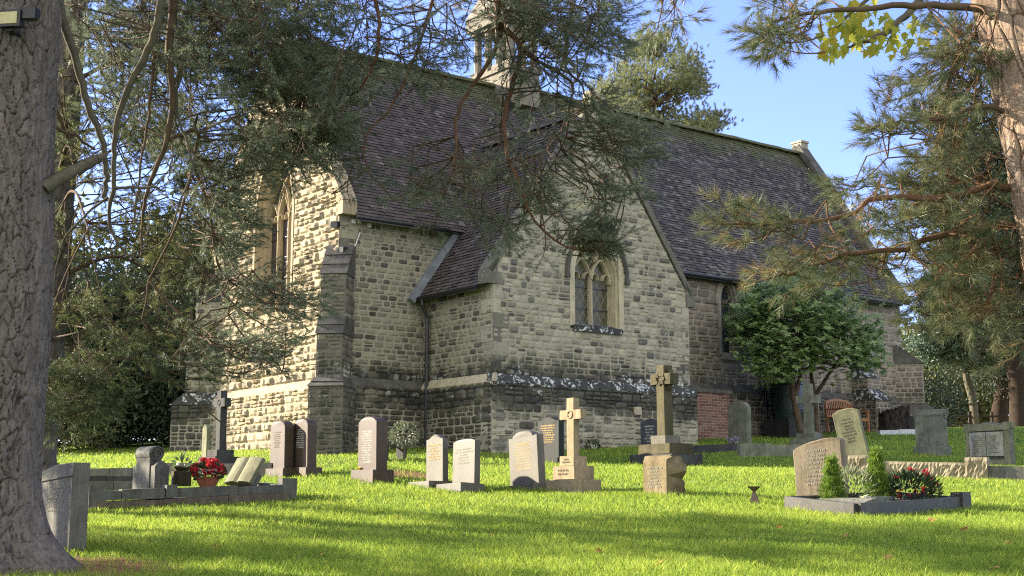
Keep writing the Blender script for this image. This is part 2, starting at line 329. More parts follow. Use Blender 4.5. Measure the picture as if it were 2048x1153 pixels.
# ------------------------------------------------------------------ ground
def ground():
    ax = np.concatenate([np.linspace(-600, -30, 24), np.linspace(-28, 28, 150), np.linspace(30, 600, 24)])
    ay = np.concatenate([np.linspace(-30, 4, 18), np.linspace(4.3, 55, 190), np.linspace(57, 120, 24), np.linspace(130, 900, 20)])
    X, Y = np.meshgrid(ax, ay); Z = gz(X, Y)-.012
    n, k = X.shape; i = np.arange(n-1)[:, None]*k+np.arange(k-1)[None]
    mb = MB(); mb.add(np.stack([X, Y, Z], -1), np.stack([i, i+1, i+k+1, i+k], -1).reshape(-1, 4))
    t = NT('turf', .95, .1)
    c = t.ramp(t.noise(2.2, 6, .65), [(.3, (.04, .075, .012)), (.55, (.075, .13, .018)), (.75, (.12, .16, .03))])
    c = t.mix(.5, c, t.ramp(t.noise(35, 4, .7), [(.3, .35), (.7, 1.3)]), 'MULTIPLY')
    x, y, z_ = t.xyz()
    def spot(cx, cy, rx, ry):
        d = t.math('SQRT', t.math('ADD', t.math('POWER', t.math('DIVIDE', t.math('SUBTRACT', x, cx), rx), 2.), t.math('POWER', t.math('DIVIDE', t.math('SUBTRACT', y, cy), ry), 2.)))
        return t.step(t.math('ADD', d, t.math('MULTIPLY', t.math('SUBTRACT', t.noise(3, 5, .7), .5), 1.2)), 1.05, .75)
    f = t.math('MAXIMUM', spot(-4.3, 11.7, 1.7, .85), spot(LIT[0], LIT[1], .5, .6))
    c = t.mix(f, c, t.ramp(t.noise(40, 5, .7), [(.3, (.10, .05, .025)), (.7, (.26, .15, .075))]))
    far = t.step(y, 52, 58); c = t.mix(far, c, t.ramp(t.noise(.25, 4), [(.3, (.28, .25, .10)), (.7, (.36, .31, .14))]))
    t.color(c); t.bump(t.noise(30, 5, .7), .7, .03)
    tag(mb.build('ground', t.m, smooth=True), 'sloping churchyard ground under the lawn', 'ground', kind='structure')
LIT = gp(822, 948); BASES = []
ground()
def grass():
    V = []; K = 0
    bands = [(10.6, 13, 3600, .0045, .052), (13, 16, 2300, .0055, .05), (16, 20, 1400, .007, .047), (20, 26, 700, .010, .045), (26, 34, 300, .014, .042), (34, 46, 110, .02, .04)]
    parts = []
    for y0, y1, den, wd, ht in bands:
        half0 = .43*y1+.8; n = int((y1-y0)*half0*2*den)
        x = rng.uniform(-half0, half0, n); y = rng.uniform(y0, y1, n)
        keep = np.abs(x) < .40*y+.7
        d1 = ((x+4.3)/1.5)**2+((y-11.7)/.75)**2; keep &= (d1 > 1+rng.normal(0, .35, n)) | (rng.random(n) < .12)
        d2 = ((x-LIT[0])/.42)**2+((y-LIT[1])/.5)**2; keep &= (d2 > 1+rng.normal(0, .3, n)) | (rng.random(n) < .2)
        u = (x-T0[0])*Wd[0]+(y-T0[1])*Wd[1]; v = (x-T0[0])*Nd[0]+(y-T0[1])*Nd[1]
        keep &= ~(((u > -.1) & (u < 6.3) & (v > -.1)) | ((u > -2.5) & (v > 2.7)))
        x, y = x[keep], y[keep]; n = len(x); z = gz(x, y)-.014
        tall = .55+.75*vnoise(x*1.3, y*1.3, 5)+.55*vnoise(x*5, y*5, 9)+.9*(rng.random(n) < .012)
        h = ht*tall*rng.uniform(.6, 1.35, n); a = rng.uniform(0, 2*np.pi, n); lean = rng.uniform(.1, 1.1, n)*h; la = rng.uniform(0, 2*np.pi, n)
        B = np.stack([x, y, z], -1); dx = np.stack([np.cos(a), np.sin(a), 0*a], -1)*(wd*rng.uniform(.6, 1.3, n))[:, None]
        top = B+np.stack([np.cos(la)*lean, np.sin(la)*lean, h], -1); mid = B*.5+top*.5+np.stack([0*a, 0*a, h*.12], -1)
        parts.append(np.stack([B-dx/2, B+dx/2, mid+dx*.35, top, mid-dx*.35], 1))
    for bx, by, br in BASES:
        n = int(90*br/.35); a = rng.uniform(0, 2*np.pi, n); r_ = br*rng.uniform(.75, 1.25, n); x = bx+np.cos(a)*r_; y = by+np.sin(a)*r_*.7; z = gz(x, y)-.014; h = .085*rng.uniform(.5, 1.3, n); la = rng.uniform(0, 2*np.pi, n); w_ = a+1.57
        B = np.stack([x, y, z], -1); dx = np.stack([np.cos(w_), np.sin(w_), 0*a], -1)*.008; top = B+np.stack([np.cos(la)*h*.5, np.sin(la)*h*.5, h], -1); mid = B*.5+top*.5+np.stack([0*a, 0*a, h*.12], -1); parts.append(np.stack([B-dx/2, B+dx/2, mid+dx*.35, top, mid-dx*.35], 1))
    P = np.concatenate(parts); n = len(P); print('grass blades', n)
    mb = MB(); mb.add(P.reshape(-1, 3), np.arange(n*5).reshape(n, 5))
    tag(mb.build('grass', M['grass']), 'mown green grass of the churchyard lawn', 'grass', kind='stuff')

# ------------------------------------------------------------------ church frame: u along the nave, v across it
TH = R(52.5)
Wd = np.array([math.sin(TH), math.cos(TH), 0]); Nd = np.array([-math.cos(TH), math.sin(TH), 0])
T0 = at(985, 905, 30)
church = empty('stone_church', (T0[0], T0[1], ZB), R(90)-TH)
tag(church, 'old stone parish church with steep tiled roofs and a gabled side wing', 'church')
def CH(u, v, z): return np.array([u, v, z-ZB])

def arch_pts(half, zs, za, n=9):
    H = za-zs; c = (H*H-half*half)/(2*half); Rr = half+c
    a1 = math.atan2(H, c); t = np.linspace(0, a1, n)
    right = np.stack([Rr*np.cos(t)-c, zs+Rr*np.sin(t)], -1)
    left = right[::-1].copy(); left[:, 0] *= -1
    return np.concatenate([right, left[1:]])         # from right springing over the apex to left springing
def win_outline(half, z0, zs, za): return np.concatenate([[[half, z0]], arch_pts(half, zs, za), [[-half, z0]]])
def win_half_at(half, zs, za, z):
    if z <= zs: return half
    if z >= za: return -1
    H = za-zs; c = (H*H-half*half)/(2*half); return math.sqrt(max(0, (half+c)**2-(z-zs)**2))-c

class Face:                                          # a vertical wall face: a along it, d outwards, z up
    def __init__(s, o, da, dn): s.o = np.array([o[0], o[1], 0.]); s.da = np.array([da[0], da[1], 0.]); s.dn = np.array([dn[0], dn[1], 0.])
    def p(s, a, d, z): return s.o+np.multiply.outer(a, s.da)+np.multiply.outer(d, s.dn)+np.multiply.outer(np.asarray(z, float)-ZB, np.array([0, 0, 1.]))
def stone_wall(mb, fc, span, z0, z1, holes=(), relief=.02, off=0., ch=(.15, .24), sw=(.2, .5), split=.35, step_z=.05, stone=0, mort=1, skip=None):
    # mortar backing in thin strips
    def inter(z):
        a0, a1 = span(z)
        if a1-a0 < .02: return []
        L = [(a0, a1)]
        for (c, half, hz0, zs, za) in holes:
            if z < hz0: continue
            h = win_half_at(half, zs, za, z)
            if h <= 0: continue
            N_ = []
            for (p, q) in L:
                if c+h <= p or c-h >= q: N_.append((p, q)); continue
                if c-h > p: N_.append((p, c-h))
                if c+h < q: N_.append((c+h, q))
            L = N_
        return L
    z = z0
    while z < z1-1e-6:
        zn = min(z+step_z, z1)
        for (a, b) in inter((z+zn)/2):
            mb.add(fc.p(np.array([a, b, b, a]), np.full(4, off), np.array([z, z, zn, zn])), [[0, 1, 2, 3]], mort)
        z = zn
    z = z0; nx, nz = 6, 5
    while z < z1-.06:
        h = min(rng.uniform(*ch), z1-z)
        if z1-(z+h) < .08: h = z1-z
        for (a, b) in inter(z+h*.5):
            lo = inter(z+.02); hi = inter(z+h-.02)
            x = a-rng.uniform(0, .05)
            while x < b-.03:
                wd = rng.uniform(*sw)*(.75+h*1.6)
                if b-(x+wd) < .12: wd = b-x
                xs, xe = max(x, a), min(x+wd, b); x += wd
                if xe-xs < .05: continue
                rows = [(z, z+h)]
                if rng.random() < split and h > .15: q = z+h*rng.uniform(.4, .6); rows = [(z, q), (q, z+h)]
                for (za, zb) in rows:
                    cells = [(xs, xe)]
                    if len(rows) == 2 and xe-xs > .36 and rng.random() < .5: q = xs+(xe-xs)*rng.uniform(.35, .65); cells = [(xs, q), (q, xe)]
                    for (ca, cb) in cells:
                        g = rng.uniform(.005, .011)
                        U = np.linspace(0, 1, nx); Wz = np.linspace(0, 1, nz); UU, WW = np.meshgrid(U, Wz)
                        ed = np.minimum(np.minimum(UU, 1-UU)*(cb-ca), np.minimum(WW, 1-WW)*(zb-za))
                        prof = np.clip(ed/.022, 0, 1)**.6
                        amp = relief*rng.uniform(.45, 1.35); nzv = .35+.65*rng.random(UU.shape); tilt = (UU-.5)*rng.normal(0, .35)+(WW-.5)*rng.normal(0, .35)
                        D = off+.004+prof*amp*np.clip(nzv*.75+.35+tilt, .1, 1.6)
                        D[[0, -1], :] = off-.004; D[:, [0, -1]] = off-.004
                        A = ca+g+(cb-ca-2*g)*UU; Zz = za+g+(zb-za-2*g)*WW
                        A[:, 1:-1] += rng.normal(0, .006, A[:, 1:-1].shape); Zz[1:-1] += rng.normal(0, .005, Zz[1:-1].shape)
                        # rounded corners
                        cr = .012; A[[0, 0, -1, -1], [0, -1, 0, -1]] += np.array([cr, -cr, cr, -cr])*.7; Zz[[0, 0, -1, -1], [0, -1, 0, -1]] += np.array([cr, cr, -cr, -cr])*.7
                        i = (np.arange(nz-1)[:, None]*nx+np.arange(nx-1)[None]).ravel()
                        mb.add(fc.p(A.ravel(), D.ravel(), Zz.ravel()), np.stack([i, i+1, i+nx+1, i+nx], -1), stone)
        z += h
def fbox(mb, fc, a0, a1, d0, d1, z0, z1, m=0, dtop=None):   # box on a face; dtop gives a sloping front
    dt = d1 if dtop is None else dtop
    P = fc.p(np.array([a0, a1, a1, a0]*2), np.array([d1, d1, d0, d0, dt, dt, d0, d0]), np.array([z0]*4+[z1]*4)); mb.hexa(P, m)
def plinth_course(mb, fc, a0, a1, z=4.35, off=.12, m=0):      # sloping chamfer on top of the thicker base
    n = max(1, int((a1-a0)/.7)); xs = np.linspace(a0, a1, n+1)
    for q in range(n):
        e = rng.uniform(-.004, .004)
        P = fc.p(np.array([xs[q]+.003, xs[q+1]-.003, xs[q+1]-.003, xs[q]+.003]*2), np.array([off+.025+e]*2+[-.02]*2+[.012+e]*2+[-.02]*2), np.array([z-.1]*4+[z+.10]*4)); mb.hexa(P, m)
        P = fc.p(np.array([xs[q]+.003, xs[q+1]-.003, xs[q+1]-.003, xs[q]+.003]*2), np.array([off-.01]*2+[-.02]*2+[off+.025+e]*2+[-.02]*2), np.array([z-.17]*4+[z-.1]*4)); mb.hexa(P, m)
def quoins(mb, fa, fb, z0, z1, aside, bside, da=0., db=0., m=0):   # corner stones, alternately long and short; aside/bside = +-1 direction from the corner
    z = z0; k = 0
    while z < z1-.05:
        h = min(rng.uniform(.22, .34), z1-z); la, lb = (.46, .24) if k % 2 else (.24, .46)
        la += rng.uniform(-.04, .04); lb += rng.uniform(-.04, .04)
        for fc, l, sd, dd in ((fa, la, aside, da), (fb, lb, bside, db)):
            a0, a1 = sorted((0, sd*l)); fbox(mb, fc, a0, a1, -.05, dd+.012+rng.uniform(0, .006), z+.006, z+h-.006, m)
        z += h; k += 1

def gothic(fc, c, z0, zs, za, half, lights, recess, mat, gmat, frame=.16, hood=True, hood_mat=None, label=None, sill_mat=None):
    # surround: dressed ring on the wall plus the splayed reveal
    mb = MB(); o1 = win_outline(half+frame, z0-.02, zs, za+frame*1.25); o2 = win_outline(half, z0, zs, za); inn = half*.86
    o3 = win_outline(half-.045, z0, zs, za-.06); o4 = win_outline(inn, z0+.02, zs, za-(half-inn)*1.6)
    rings = [(o1, -.02), (o1, .018), (o2, .018), (o2, -.04), (o3, -.075), (o3, -.12), (o4, -recess)]
    n = len(o1)
    V = np.concatenate([fc.p(c+r[:, 0], np.full(n, d), r[:, 1]) for r, d in rings]); j = np.arange(n-1)
    mb.add(V, np.concatenate([np.stack([q*n+j, q*n+j+1, (q+1)*n+j+1, (q+1)*n+j], -1) for q in range(len(rings)-1)]))
    wnd = mb.build('window', mat, church)
    if label: wnd['label'] = label
    g = MB(); P = o4; g.add(fc.p(c+P[:, 0], np.full(len(P), -recess+.02), P[:, 1]), [list(range(len(P)))]); g.build('glass', gmat, wnd)
    s = MB(); fbox(s, fc, c-half-.05, c+half+.05, -recess, .06, z0-.14, z0+.005, 0); P = fc.p(np.array([c-half, c+half, c+half, c-half]*2), np.array([.05, .05, -recess, -recess, .03, .03, -recess, -recess]), np.array([z0]*4+[z0+.01, z0+.01, z0+.12, z0+.12])); s.hexa(P)
    s.build('sill', sill_mat or mat, wnd)
    t = MB(); dF, dB = -recess+.16, -recess+.01
    def bar(pts, wdt):                                # a moulded bar following points in the window plane
        pts = np.asarray(pts, float); T = np.gradient(pts, axis=0); T /= np.linalg.norm(T, axis=1)[:, None]+1e-9; Nn = np.stack([-T[:, 1], T[:, 0]], -1)
        prof = [(-wdt/2, dB), (-wdt/2, dF-.07), (-wdt*.16, dF), (wdt*.16, dF), (wdt/2, dF-.07), (wdt/2, dB)]
        V = np.stack([fc.p(c+pts[:, 0]+Nn[:, 0]*q, np.full(len(pts), d), pts[:, 1]+Nn[:, 1]*q) for q, d in prof], 1); k = len(prof)
        i = np.arange(len(pts)-1)[:, None]*k+np.arange(k-1)[None]; t.add(V, np.stack([i, i+1, i+k+1, i+k], -1).reshape(-1, 4))
    if lights > 1:
        lw = 2*inn/lights; hz = zs-.12
        for q in range(lights):
            x = -inn+lw*(q+.5); top = hz+lw*.95+(.34*lw if lights == 3 and q == 1 else 0)
            a = arch_pts(lw/2, hz, top, 8); a[:, 0] += x; bar(a, .06)
            for sd in (-1, 1):                        # cusps of the light heads
                cx = x+sd*lw*.30; th = np.linspace(0, math.pi, 7); bar(np.stack([cx+sd*-.0+np.cos(th)*lw*.17, hz+.07+np.sin(th)*lw*.26], -1), .03)
        for q in range(1, lights): bar([[-inn+lw*q, z0], [-inn+lw*q, hz+.02], [-inn+lw*q, hz+.1]], .085)
        if lights == 3:
            for sd in (-1, 1):                        # intersecting upper tracery
                a = arch_pts(lw, hz+lw*.45, hz+lw*2.15, 9); a[:, 0] += sd*lw*.5; a = a[[win_half_at(inn, zs, za-.1, z_) > abs(x_) for x_, z_ in a]]; bar(a, .055)
        else:
            th = np.linspace(0, 2*math.pi, 17); rr = lw*.36; zc = hz+lw*1.18; bar(np.stack([np.cos(th)*rr, zc+np.sin(th)*rr], -1), .05)
            for q in range(4):
                a_ = q*math.pi/2+math.pi/4; bar([[math.cos(a_)*rr, zc+math.sin(a_)*rr], [math.cos(a_)*rr*.72, zc+math.sin(a_)*rr*.72], [math.cos(a_)*rr*.5, zc+math.sin(a_)*rr*.5]], .04)
    else:
        for sd in (-1, 1):
            th = np.linspace(0, math.pi, 7); bar(np.stack([sd*inn*.62+np.cos(th)*inn*.36, zs-.05+np.sin(th)*inn*.5], -1), .035)
    t.add(fc.p(np.array([c-inn, c+inn, c+inn, c-inn]), np.full(4, -recess-.02), np.array([z0, z0, za, za])), [[0, 1, 2, 3]], 0) if False else None
    if t.v: t.build('tracery', mat, wnd)
    if lights > 1:
        zz = z0+.45
        while zz < zs-.1: sb = MB(); fbox(sb, fc, c-inn, c+inn, -recess+.022, -recess+.042, zz, zz+.022); zz += .52; sb.build('saddle_bar', M['iron'], wnd)
    if hood:
        h = MB(); hp = arch_pts(half+frame+.05, zs-.03, za+frame*1.25+.07, 11); n = len(hp); T = np.gradient(hp, axis=0); T /= np.linalg.norm(T, axis=1)[:, None]; Nn = np.stack([T[:, 1], -T[:, 0]], -1)
        prof = [(0, -.02), (0, .05), (.03, .10), (.085, .085), (.10, -.02)]
        V = np.stack([fc.p(c+hp[:, 0]+Nn[:, 0]*q, np.full(n, d), hp[:, 1]+Nn[:, 1]*q) for q, d in prof], 1); k = len(prof); i = np.arange(n-1)[:, None]*k+np.arange(k-1)[None]
        h.add(V, np.stack([i, i+1, i+k+1, i+k], -1).reshape(-1, 4))
        for sd in (-1, 1): x = c+sd*(half+frame+.10); fbox(h, fc, x-.06, x+.06, -.02, .09, zs-.12, zs-.02)
        h.build('hood_mould', hood_mat or mat, wnd)
    return wnd

def roof_tiles(mb, E0, A, B, width, length, gauge=.108, tw=.168, m=0, deck=1, ok=None, amp=.03):
    E0, A, B = map(np.array, (E0, nrm(A), nrm(B))); Nn = np.cross(A, B); Nn = Nn/np.linalg.norm(Nn)
    if Nn[2] < 0: Nn = -Nn
    nr = int(length/gauge); P = []
    for r in range(nr):
        b = r*gauge; na = int(width/tw)+2; a = -tw*(.5 if r % 2 else 0)+np.arange(na)*tw
        a0, a1 = np.clip(a+.002, 0, width), np.clip(a+tw-.002, 0, width); k = (a1-a0) > .03
        if ok is not None: k &= np.array([ok((p+q)/2, b+gauge/2) for p, q in zip(a0, a1)], bool)
        a0, a1 = a0[k], a1[k]; n = len(a0)
        if n == 0: continue
        sag = amp*(vnoise(a0*.7, np.full(n, b*.7), 3)-.5)+.010*(vnoise(a0*3, np.full(n, b*3), 8)-.5); lift = .012+rng.normal(0, .004, n)+np.where(rng.random(n) < .03, .012, 0); slip = rng.normal(0, .004, n)-np.where(rng.random(n) < .006, .05, 0); tw_ = rng.normal(0, .003, n)
        def pt(aa, bb, d): return E0+aa[:, None]*A+bb[:, None]*B+d[:, None]*Nn
        bt, bh = b+slip, np.full(n, b+gauge*1.25)
        P.append(np.stack([pt(a0, bt, sag+.010+lift-tw_), pt(a1, bt, sag+.010+lift+tw_), pt(a1, bt, sag+.027+lift+tw_), pt(a0, bt, sag+.027+lift-tw_), pt(a1, bh, sag+.010), pt(a0, bh, sag+.010)], 1))
    P = np.concatenate(P); n = len(P); i = np.arange(n)[:, None]*6
    F = np.concatenate([i+[0, 1, 2, 3], i+[3, 2, 4, 5]]); mb.add(P.reshape(-1, 3), F, m)
    if ok is None: mb.add([E0-Nn*.03, E0+A*width-Nn*.03, E0+A*width+B*length-Nn*.03, E0+B*length-Nn*.03], [[0, 1, 2, 3]], deck)

# ---- dimensions
UE = -2.36; VS = 2.8; VC = 6.15; VN = 9.5             # chancel: gable plane, side walls, ridge line
ZE = 8.55; ZR = 13.45                                 # chancel eaves and ridge
TW_ = 6.15; TZE = 6.75; TZR = 11.05                   # transept
UJ = 5.2; UW = 18.6; NVC = 6.6; NVN = 10.5; NZE = 8.35; NZR = 13.75
E_ = (-1, 0); S_ = (0, -1); ZG = 2.2
# chancel gable wall (faces the sun)
fE = Face((UE, VS), (0, 1), (-1, 0))                  # a runs from the corner northwards
Wc = VN-VS; mid = VC-VS; slopeC = (ZR-ZE)/mid
def spanE(z): return (0, Wc) if z <= ZE else ((z-ZE)/slopeC*.995+.0, Wc-(z-ZE)/slopeC*.995)
wE = (mid-.05, 0.98, 6.25, 8.75, 10.55)
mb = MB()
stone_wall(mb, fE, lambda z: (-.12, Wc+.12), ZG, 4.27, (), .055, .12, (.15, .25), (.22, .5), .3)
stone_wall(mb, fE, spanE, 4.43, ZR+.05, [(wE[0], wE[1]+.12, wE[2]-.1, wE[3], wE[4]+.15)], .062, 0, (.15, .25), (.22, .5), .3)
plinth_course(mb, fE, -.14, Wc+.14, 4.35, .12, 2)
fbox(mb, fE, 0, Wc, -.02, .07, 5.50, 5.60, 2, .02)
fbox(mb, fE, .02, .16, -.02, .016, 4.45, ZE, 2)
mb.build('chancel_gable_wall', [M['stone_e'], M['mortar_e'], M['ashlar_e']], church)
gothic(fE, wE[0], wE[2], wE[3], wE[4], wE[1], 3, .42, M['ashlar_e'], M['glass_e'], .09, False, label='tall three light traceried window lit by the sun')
# chancel side wall
fS = Face((UE, VS), (1, 0), (0, -1))
mb = MB()
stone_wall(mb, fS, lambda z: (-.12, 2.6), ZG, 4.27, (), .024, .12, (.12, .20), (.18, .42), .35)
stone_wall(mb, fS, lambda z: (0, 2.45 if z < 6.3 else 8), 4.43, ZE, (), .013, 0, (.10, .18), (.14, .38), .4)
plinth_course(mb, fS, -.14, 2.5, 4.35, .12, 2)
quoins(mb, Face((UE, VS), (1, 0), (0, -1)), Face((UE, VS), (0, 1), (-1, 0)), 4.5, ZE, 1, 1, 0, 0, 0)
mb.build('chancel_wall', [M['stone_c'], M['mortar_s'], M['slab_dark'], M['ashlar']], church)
# hidden far walls so that the building is closed
mb = MB()
def quad(*P): mb.add([CH(*p) for p in P], [list(range(len(P)))])
quad((UE, VN, ZG), (UJ, VN, ZG), (UJ, VN, ZE), (UE, VN, ZE)); quad((UJ, NVN, ZG), (UW, NVN, ZG), (UW, NVN, NZE), (UJ, NVN, NZE)); quad((UJ, VN-.1, ZG), (UJ, NVN, ZG), (UJ, NVN, NZE), (UJ, NVC, NZR), (UJ, VS, NZE))
quad((UW, VS, ZG), (UW, NVN, ZG), (UW, NVN, NZE), (UW, NVC, NZR+.05), (UW, VS, NZE)); quad((TW_, 0, ZG), (TW_, VS, ZG), (TW_, VS, TZE), (TW_, 0, TZE))
mb.build('plain_wall', M['stone_n'], church)
# transept gable wall
fT = Face((0, 0), (1, 0), (0, -1)); slopeT = (TZR-TZE)/(TW_/2)
def spanT(z): return (0, TW_) if z <= TZE else ((z-TZE)/slopeT, TW_-(z-TZE)/slopeT)
wT = (3.1, .70, 5.72, 6.95, 7.95)
mb = MB()
stone_wall(mb, fT, lambda z: (-.12, TW_+.12), ZG, 4.27, (), .03, .12, (.13, .22), (.2, .46), .35)
stone_wall(mb, fT, spanT, 4.43, TZR+.1, [(wT[0], wT[1]+.13, wT[2]-.1, wT[3], wT[4]+.16)], .017, 0, (.10, .19), (.13, .36), .4)
plinth_course(mb, fT, -.14, TW_+.14, 4.35, .12, 2)
fTE = Face((0, 0), (0, 1), (-1, 0))
quoins(mb, fT, fTE, 4.5, TZE+.1, 1, 1, 0, 0, 0); quoins(mb, fT, fTE, ZG, 4.15, 1, 1, .12, .12, 0)
quoins(mb, Face((TW_, 0), (1, 0), (0, -1)), Face((TW_, 0), (0, 1), (1, 0)), 4.5, TZE+.1, -1, 1, 0, 0, 0)
mb.build('transept_gable_wall', [M['stone_s'], M['mortar_s'], M['white_lichen'], M['ashlar']], church)
gothic(fT, wT[0], wT[2], wT[3], wT[4], wT[1], 2, .34, M['ashlar'], M['glass_t'], .15, True, M['slab_dark'], 'two light traceried window with leaded diamond panes in the wing gable', sill_mat=M['white_lichen'])
mb = MB()
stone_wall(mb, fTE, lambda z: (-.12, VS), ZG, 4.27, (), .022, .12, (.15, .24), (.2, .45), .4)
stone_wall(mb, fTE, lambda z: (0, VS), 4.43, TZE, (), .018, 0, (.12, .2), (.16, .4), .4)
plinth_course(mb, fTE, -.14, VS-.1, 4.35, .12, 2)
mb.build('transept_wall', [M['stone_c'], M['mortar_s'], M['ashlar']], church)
# nave wall
fN = Face((TW_, VS), (1, 0), (0, -1)); LN = UW-TW_
wins = [(4.42, .30, 5.78, 7.35, 7.95), (8.0, .30, 5.78, 7.35, 7.95)]
mb = MB()
stone_wall(mb, fN, lambda z: (0, LN+.1), ZG, 4.75, (), .03, .10, (.16, .26), (.25, .6), .25)
stone_wall(mb, fN, lambda z: (0, LN), 4.9, NZE, [(c, h+.11, z0-.08, zs, za+.12) for c, h, z0, zs, za in wins], .03, 0, (.16, .25), (.25, .6), .25)
plinth_course(mb, fN, 0, LN+.1, 4.83, .10, 2)
quoins(mb, Face((UW, VS), (1, 0), (0, -1)), Face((UW, VS), (0, 1), (1, 0)), 4.9, NZE, -1, 1, 0, 0, 3)
mb.build('nave_wall', [M['stone_n'], M['mortar_n'], M['slab_dark'], M['ashlar_n']], church)
for c, h, z0, zs, za in wins: gothic(fN, c, z0, zs, za, h, 1, .26, M['ashlar_n'], M['glass_n'], .13, True)

# ---- roofs
def slope_vec(v0, z0, v1, z1): d = np.array([0, v1-v0, z1-z0]); return d/np.linalg.norm(d), np.linalg.norm(d)
mb = MB(); ov = .28
B, L = slope_vec(VS-ov, ZE-ov*slopeC, VC, ZR); roof_tiles(mb, CH(UE+.30, VS-ov, ZE-ov*slopeC), (1, 0, 0), B, UJ-UE-.2, L-.02)
Bn, Ln = slope_vec(VN+ov, ZE-ov*slopeC, VC, ZR); e0 = CH(UE+.30, VN+ov, ZE-ov*slopeC); w_ = UJ-UE-.2
mb.add([e0, e0+[w_, 0, 0], e0+[w_, 0, 0]+Bn*Ln, e0+Bn*Ln], [[0, 1, 2, 3]], 0)
mb.build('chancel_roof', [M['tile_c'], M['tile_c']], church)
slopeN = (NZR-NZE)/(NVC-VS); mb = MB()
B, L = slope_vec(VS-ov, NZE-ov*slopeN, NVC, NZR); roof_tiles(mb, CH(UJ, VS-ov, NZE-ov*slopeN), (1, 0, 0), B, UW-UJ-.32, L-.02, .112, .172, amp=.06)
Bn, Ln = slope_vec(NVN+ov, NZE-ov*slopeN, NVC, NZR); e0 = CH(UJ, NVN+ov, NZE-ov*slopeN); w_ = UW-UJ-.3
mb.add([e0, e0+[w_, 0, 0], e0+[w_, 0, 0]+Bn*Ln, e0+Bn*Ln], [[0, 1, 2, 3]], 0)
mb.build('nave_roof', [M['tile_n'], M['tile_n']], church)
mb = MB(); ovt = .22
def slope_u(u0, z0, u1, z1): d = np.array([u1-u0, 0, z1-z0]); return d/np.linalg.norm(d), np.linalg.norm(d)
for sd in (1, -1):
    u0 = -ovt if sd > 0 else TW_+ovt; B, L = slope_u(u0, TZE-ovt*slopeT, TW_/2, TZR)
    def ok(a, b, B=B, sd=sd):
        z_ = TZE-ovt*slopeT+b*B[2]; v = .28+a
        return v < VS or (VS+(z_-ZE)/slopeC > v-.25 and z_ > ZE-.5)
    roof_tiles(mb, CH(u0, .28, TZE-ovt*slopeT), (0, 1, 0), B, 4.6, L-.02, .108, .168, ok=ok)
    e = CH(u0, .28, TZE-ovt*slopeT); dn = np.array([0, 0, -.04]); lv = VS-.28
    mb.add(np.array([e, e+[0, lv, 0], e+B*2.6+[0, lv, 0], e+B*L+[0, 4.5, 0], e+B*L])+dn, [[0, 1, 2, 3, 4]], 0)
mb.build('transept_roof', [M['tile_c'], M['tile_c']], church)
def ridge(u0, u1, v, z, name, axis=0, mat='tile_n'):
    mb = MB(); x = u0
    while x < u1-.05:
        l = min(.42, u1-x); e = rng.normal(0, .006); pts = []
        for q in (x+.004, x+l-.004):
            for th in np.linspace(0, math.pi, 7):
                a, b = .17*math.cos(th), .10*math.sin(th)+e-.05*abs(math.cos(th))
                pts.append(CH(q, v+a, z+b) if axis == 0 else CH(v+a, q, z+b))
        i = np.arange(6); mb.add(pts, np.stack([i, i+1, i+8, i+7], -1)); mb.add(pts[:7], [list(range(7))]); mb.add(pts[7:], [list(range(7))]); x += l
    mb.build(name, M[mat], church)
ridge(UE+.3, UJ, VC, ZR+.03, 'ridge_tiles', 0, 'tile_c'); ridge(UJ, UW-.3, NVC, NZR+.03, 'ridge_tiles'); ridge(.3, 4.4, TW_/2, TZR+.02, 'ridge_tiles', 1, 'tile_c')
# ---- copings: raised stone edges of the gables
def coping(name, P, dirs, wd, th, mat, nseg, kneel=True):          # P: points low -> apex -> low in face coords (a,z); d from d0 to d1
    fc, d0, d1 = dirs; mb = MB()
    for (p, q) in zip(P[:-1], P[1:]):
        p, q = np.array(p), np.array(q); n = max(1, int(np.linalg.norm(q-p)/nseg)); t_ = (q-p)/np.linalg.norm(q-p); nn = np.array([-t_[1], t_[0]]); nn = nn if nn[1] > 0 else -nn
        for k in range(n):
            a, b = p+(q-p)*k/n+t_*.004, p+(q-p)*(k+1)/n-t_*.004; e = rng.normal(0, .005)
            c4 = [a-nn*.06, b-nn*.06, b+nn*(th+e), a+nn*(th+e)]
            V = fc.p(np.array([c[0] for c in c4]*2), np.array([d0]*4+[d1]*4), np.array([c[1] for c in c4]*2)); mb.hexa(V)
    for s_, p in ((1, P[0]), (-1, P[-1])) if kneel else ():              # kneelers at the foot
        c0 = p[0]-s_*.02; V = fc.p(np.array([c0-s_*.08, c0+s_*.22, c0+s_*.22, c0-s_*.08]*2), np.array([d0, d0, d1, d1]*2), np.array([p[1]-.28, p[1]-.28, p[1]-.28, p[1]-.28, p[1]+.02, p[1]+.32, p[1]+.32, p[1]+.02])); mb.hexa(V)
    return mb.build(name, mat, church)
coping('gable_coping', [(-.1, ZE-.05), (mid, ZR+.22), (Wc+.1, ZE-.05)], (fE, .05, -.34), .4, .12, M['ashlar_e'], .8)
coping('gable_coping', [(-.1, TZE-.0), (TW_/2, TZR+.22), (TW_+.1, TZE)], (fT, .05, -.30), .4, .09, M['coping_t'], .8)
fW = Face((UW, VS), (0, 1), (1, 0))
coping('gable_coping', [(-.35, NZE-.4), (NVC-VS, NZR+.28), (NVN-VS+.35, NZE-.4)], (fW, .08, -.34), .4, .13, M['slab_dark'], .8, False)
mb = MB(); mb.box(CH(UW-.13, NVC, NZR+.30), (.36, .42, .22)); mb.box(CH(UW-.13, NVC, NZR+.44), (.42, .5, .07)); mb.build('apex_stone', M['ashlar_n'], church)
mb = MB(); mb.box(CH(TW_/2, .12, TZR+.34), (.34, .36, .34), 0, 0, .7); mb.build('apex_stone', M['ashlar'], church)
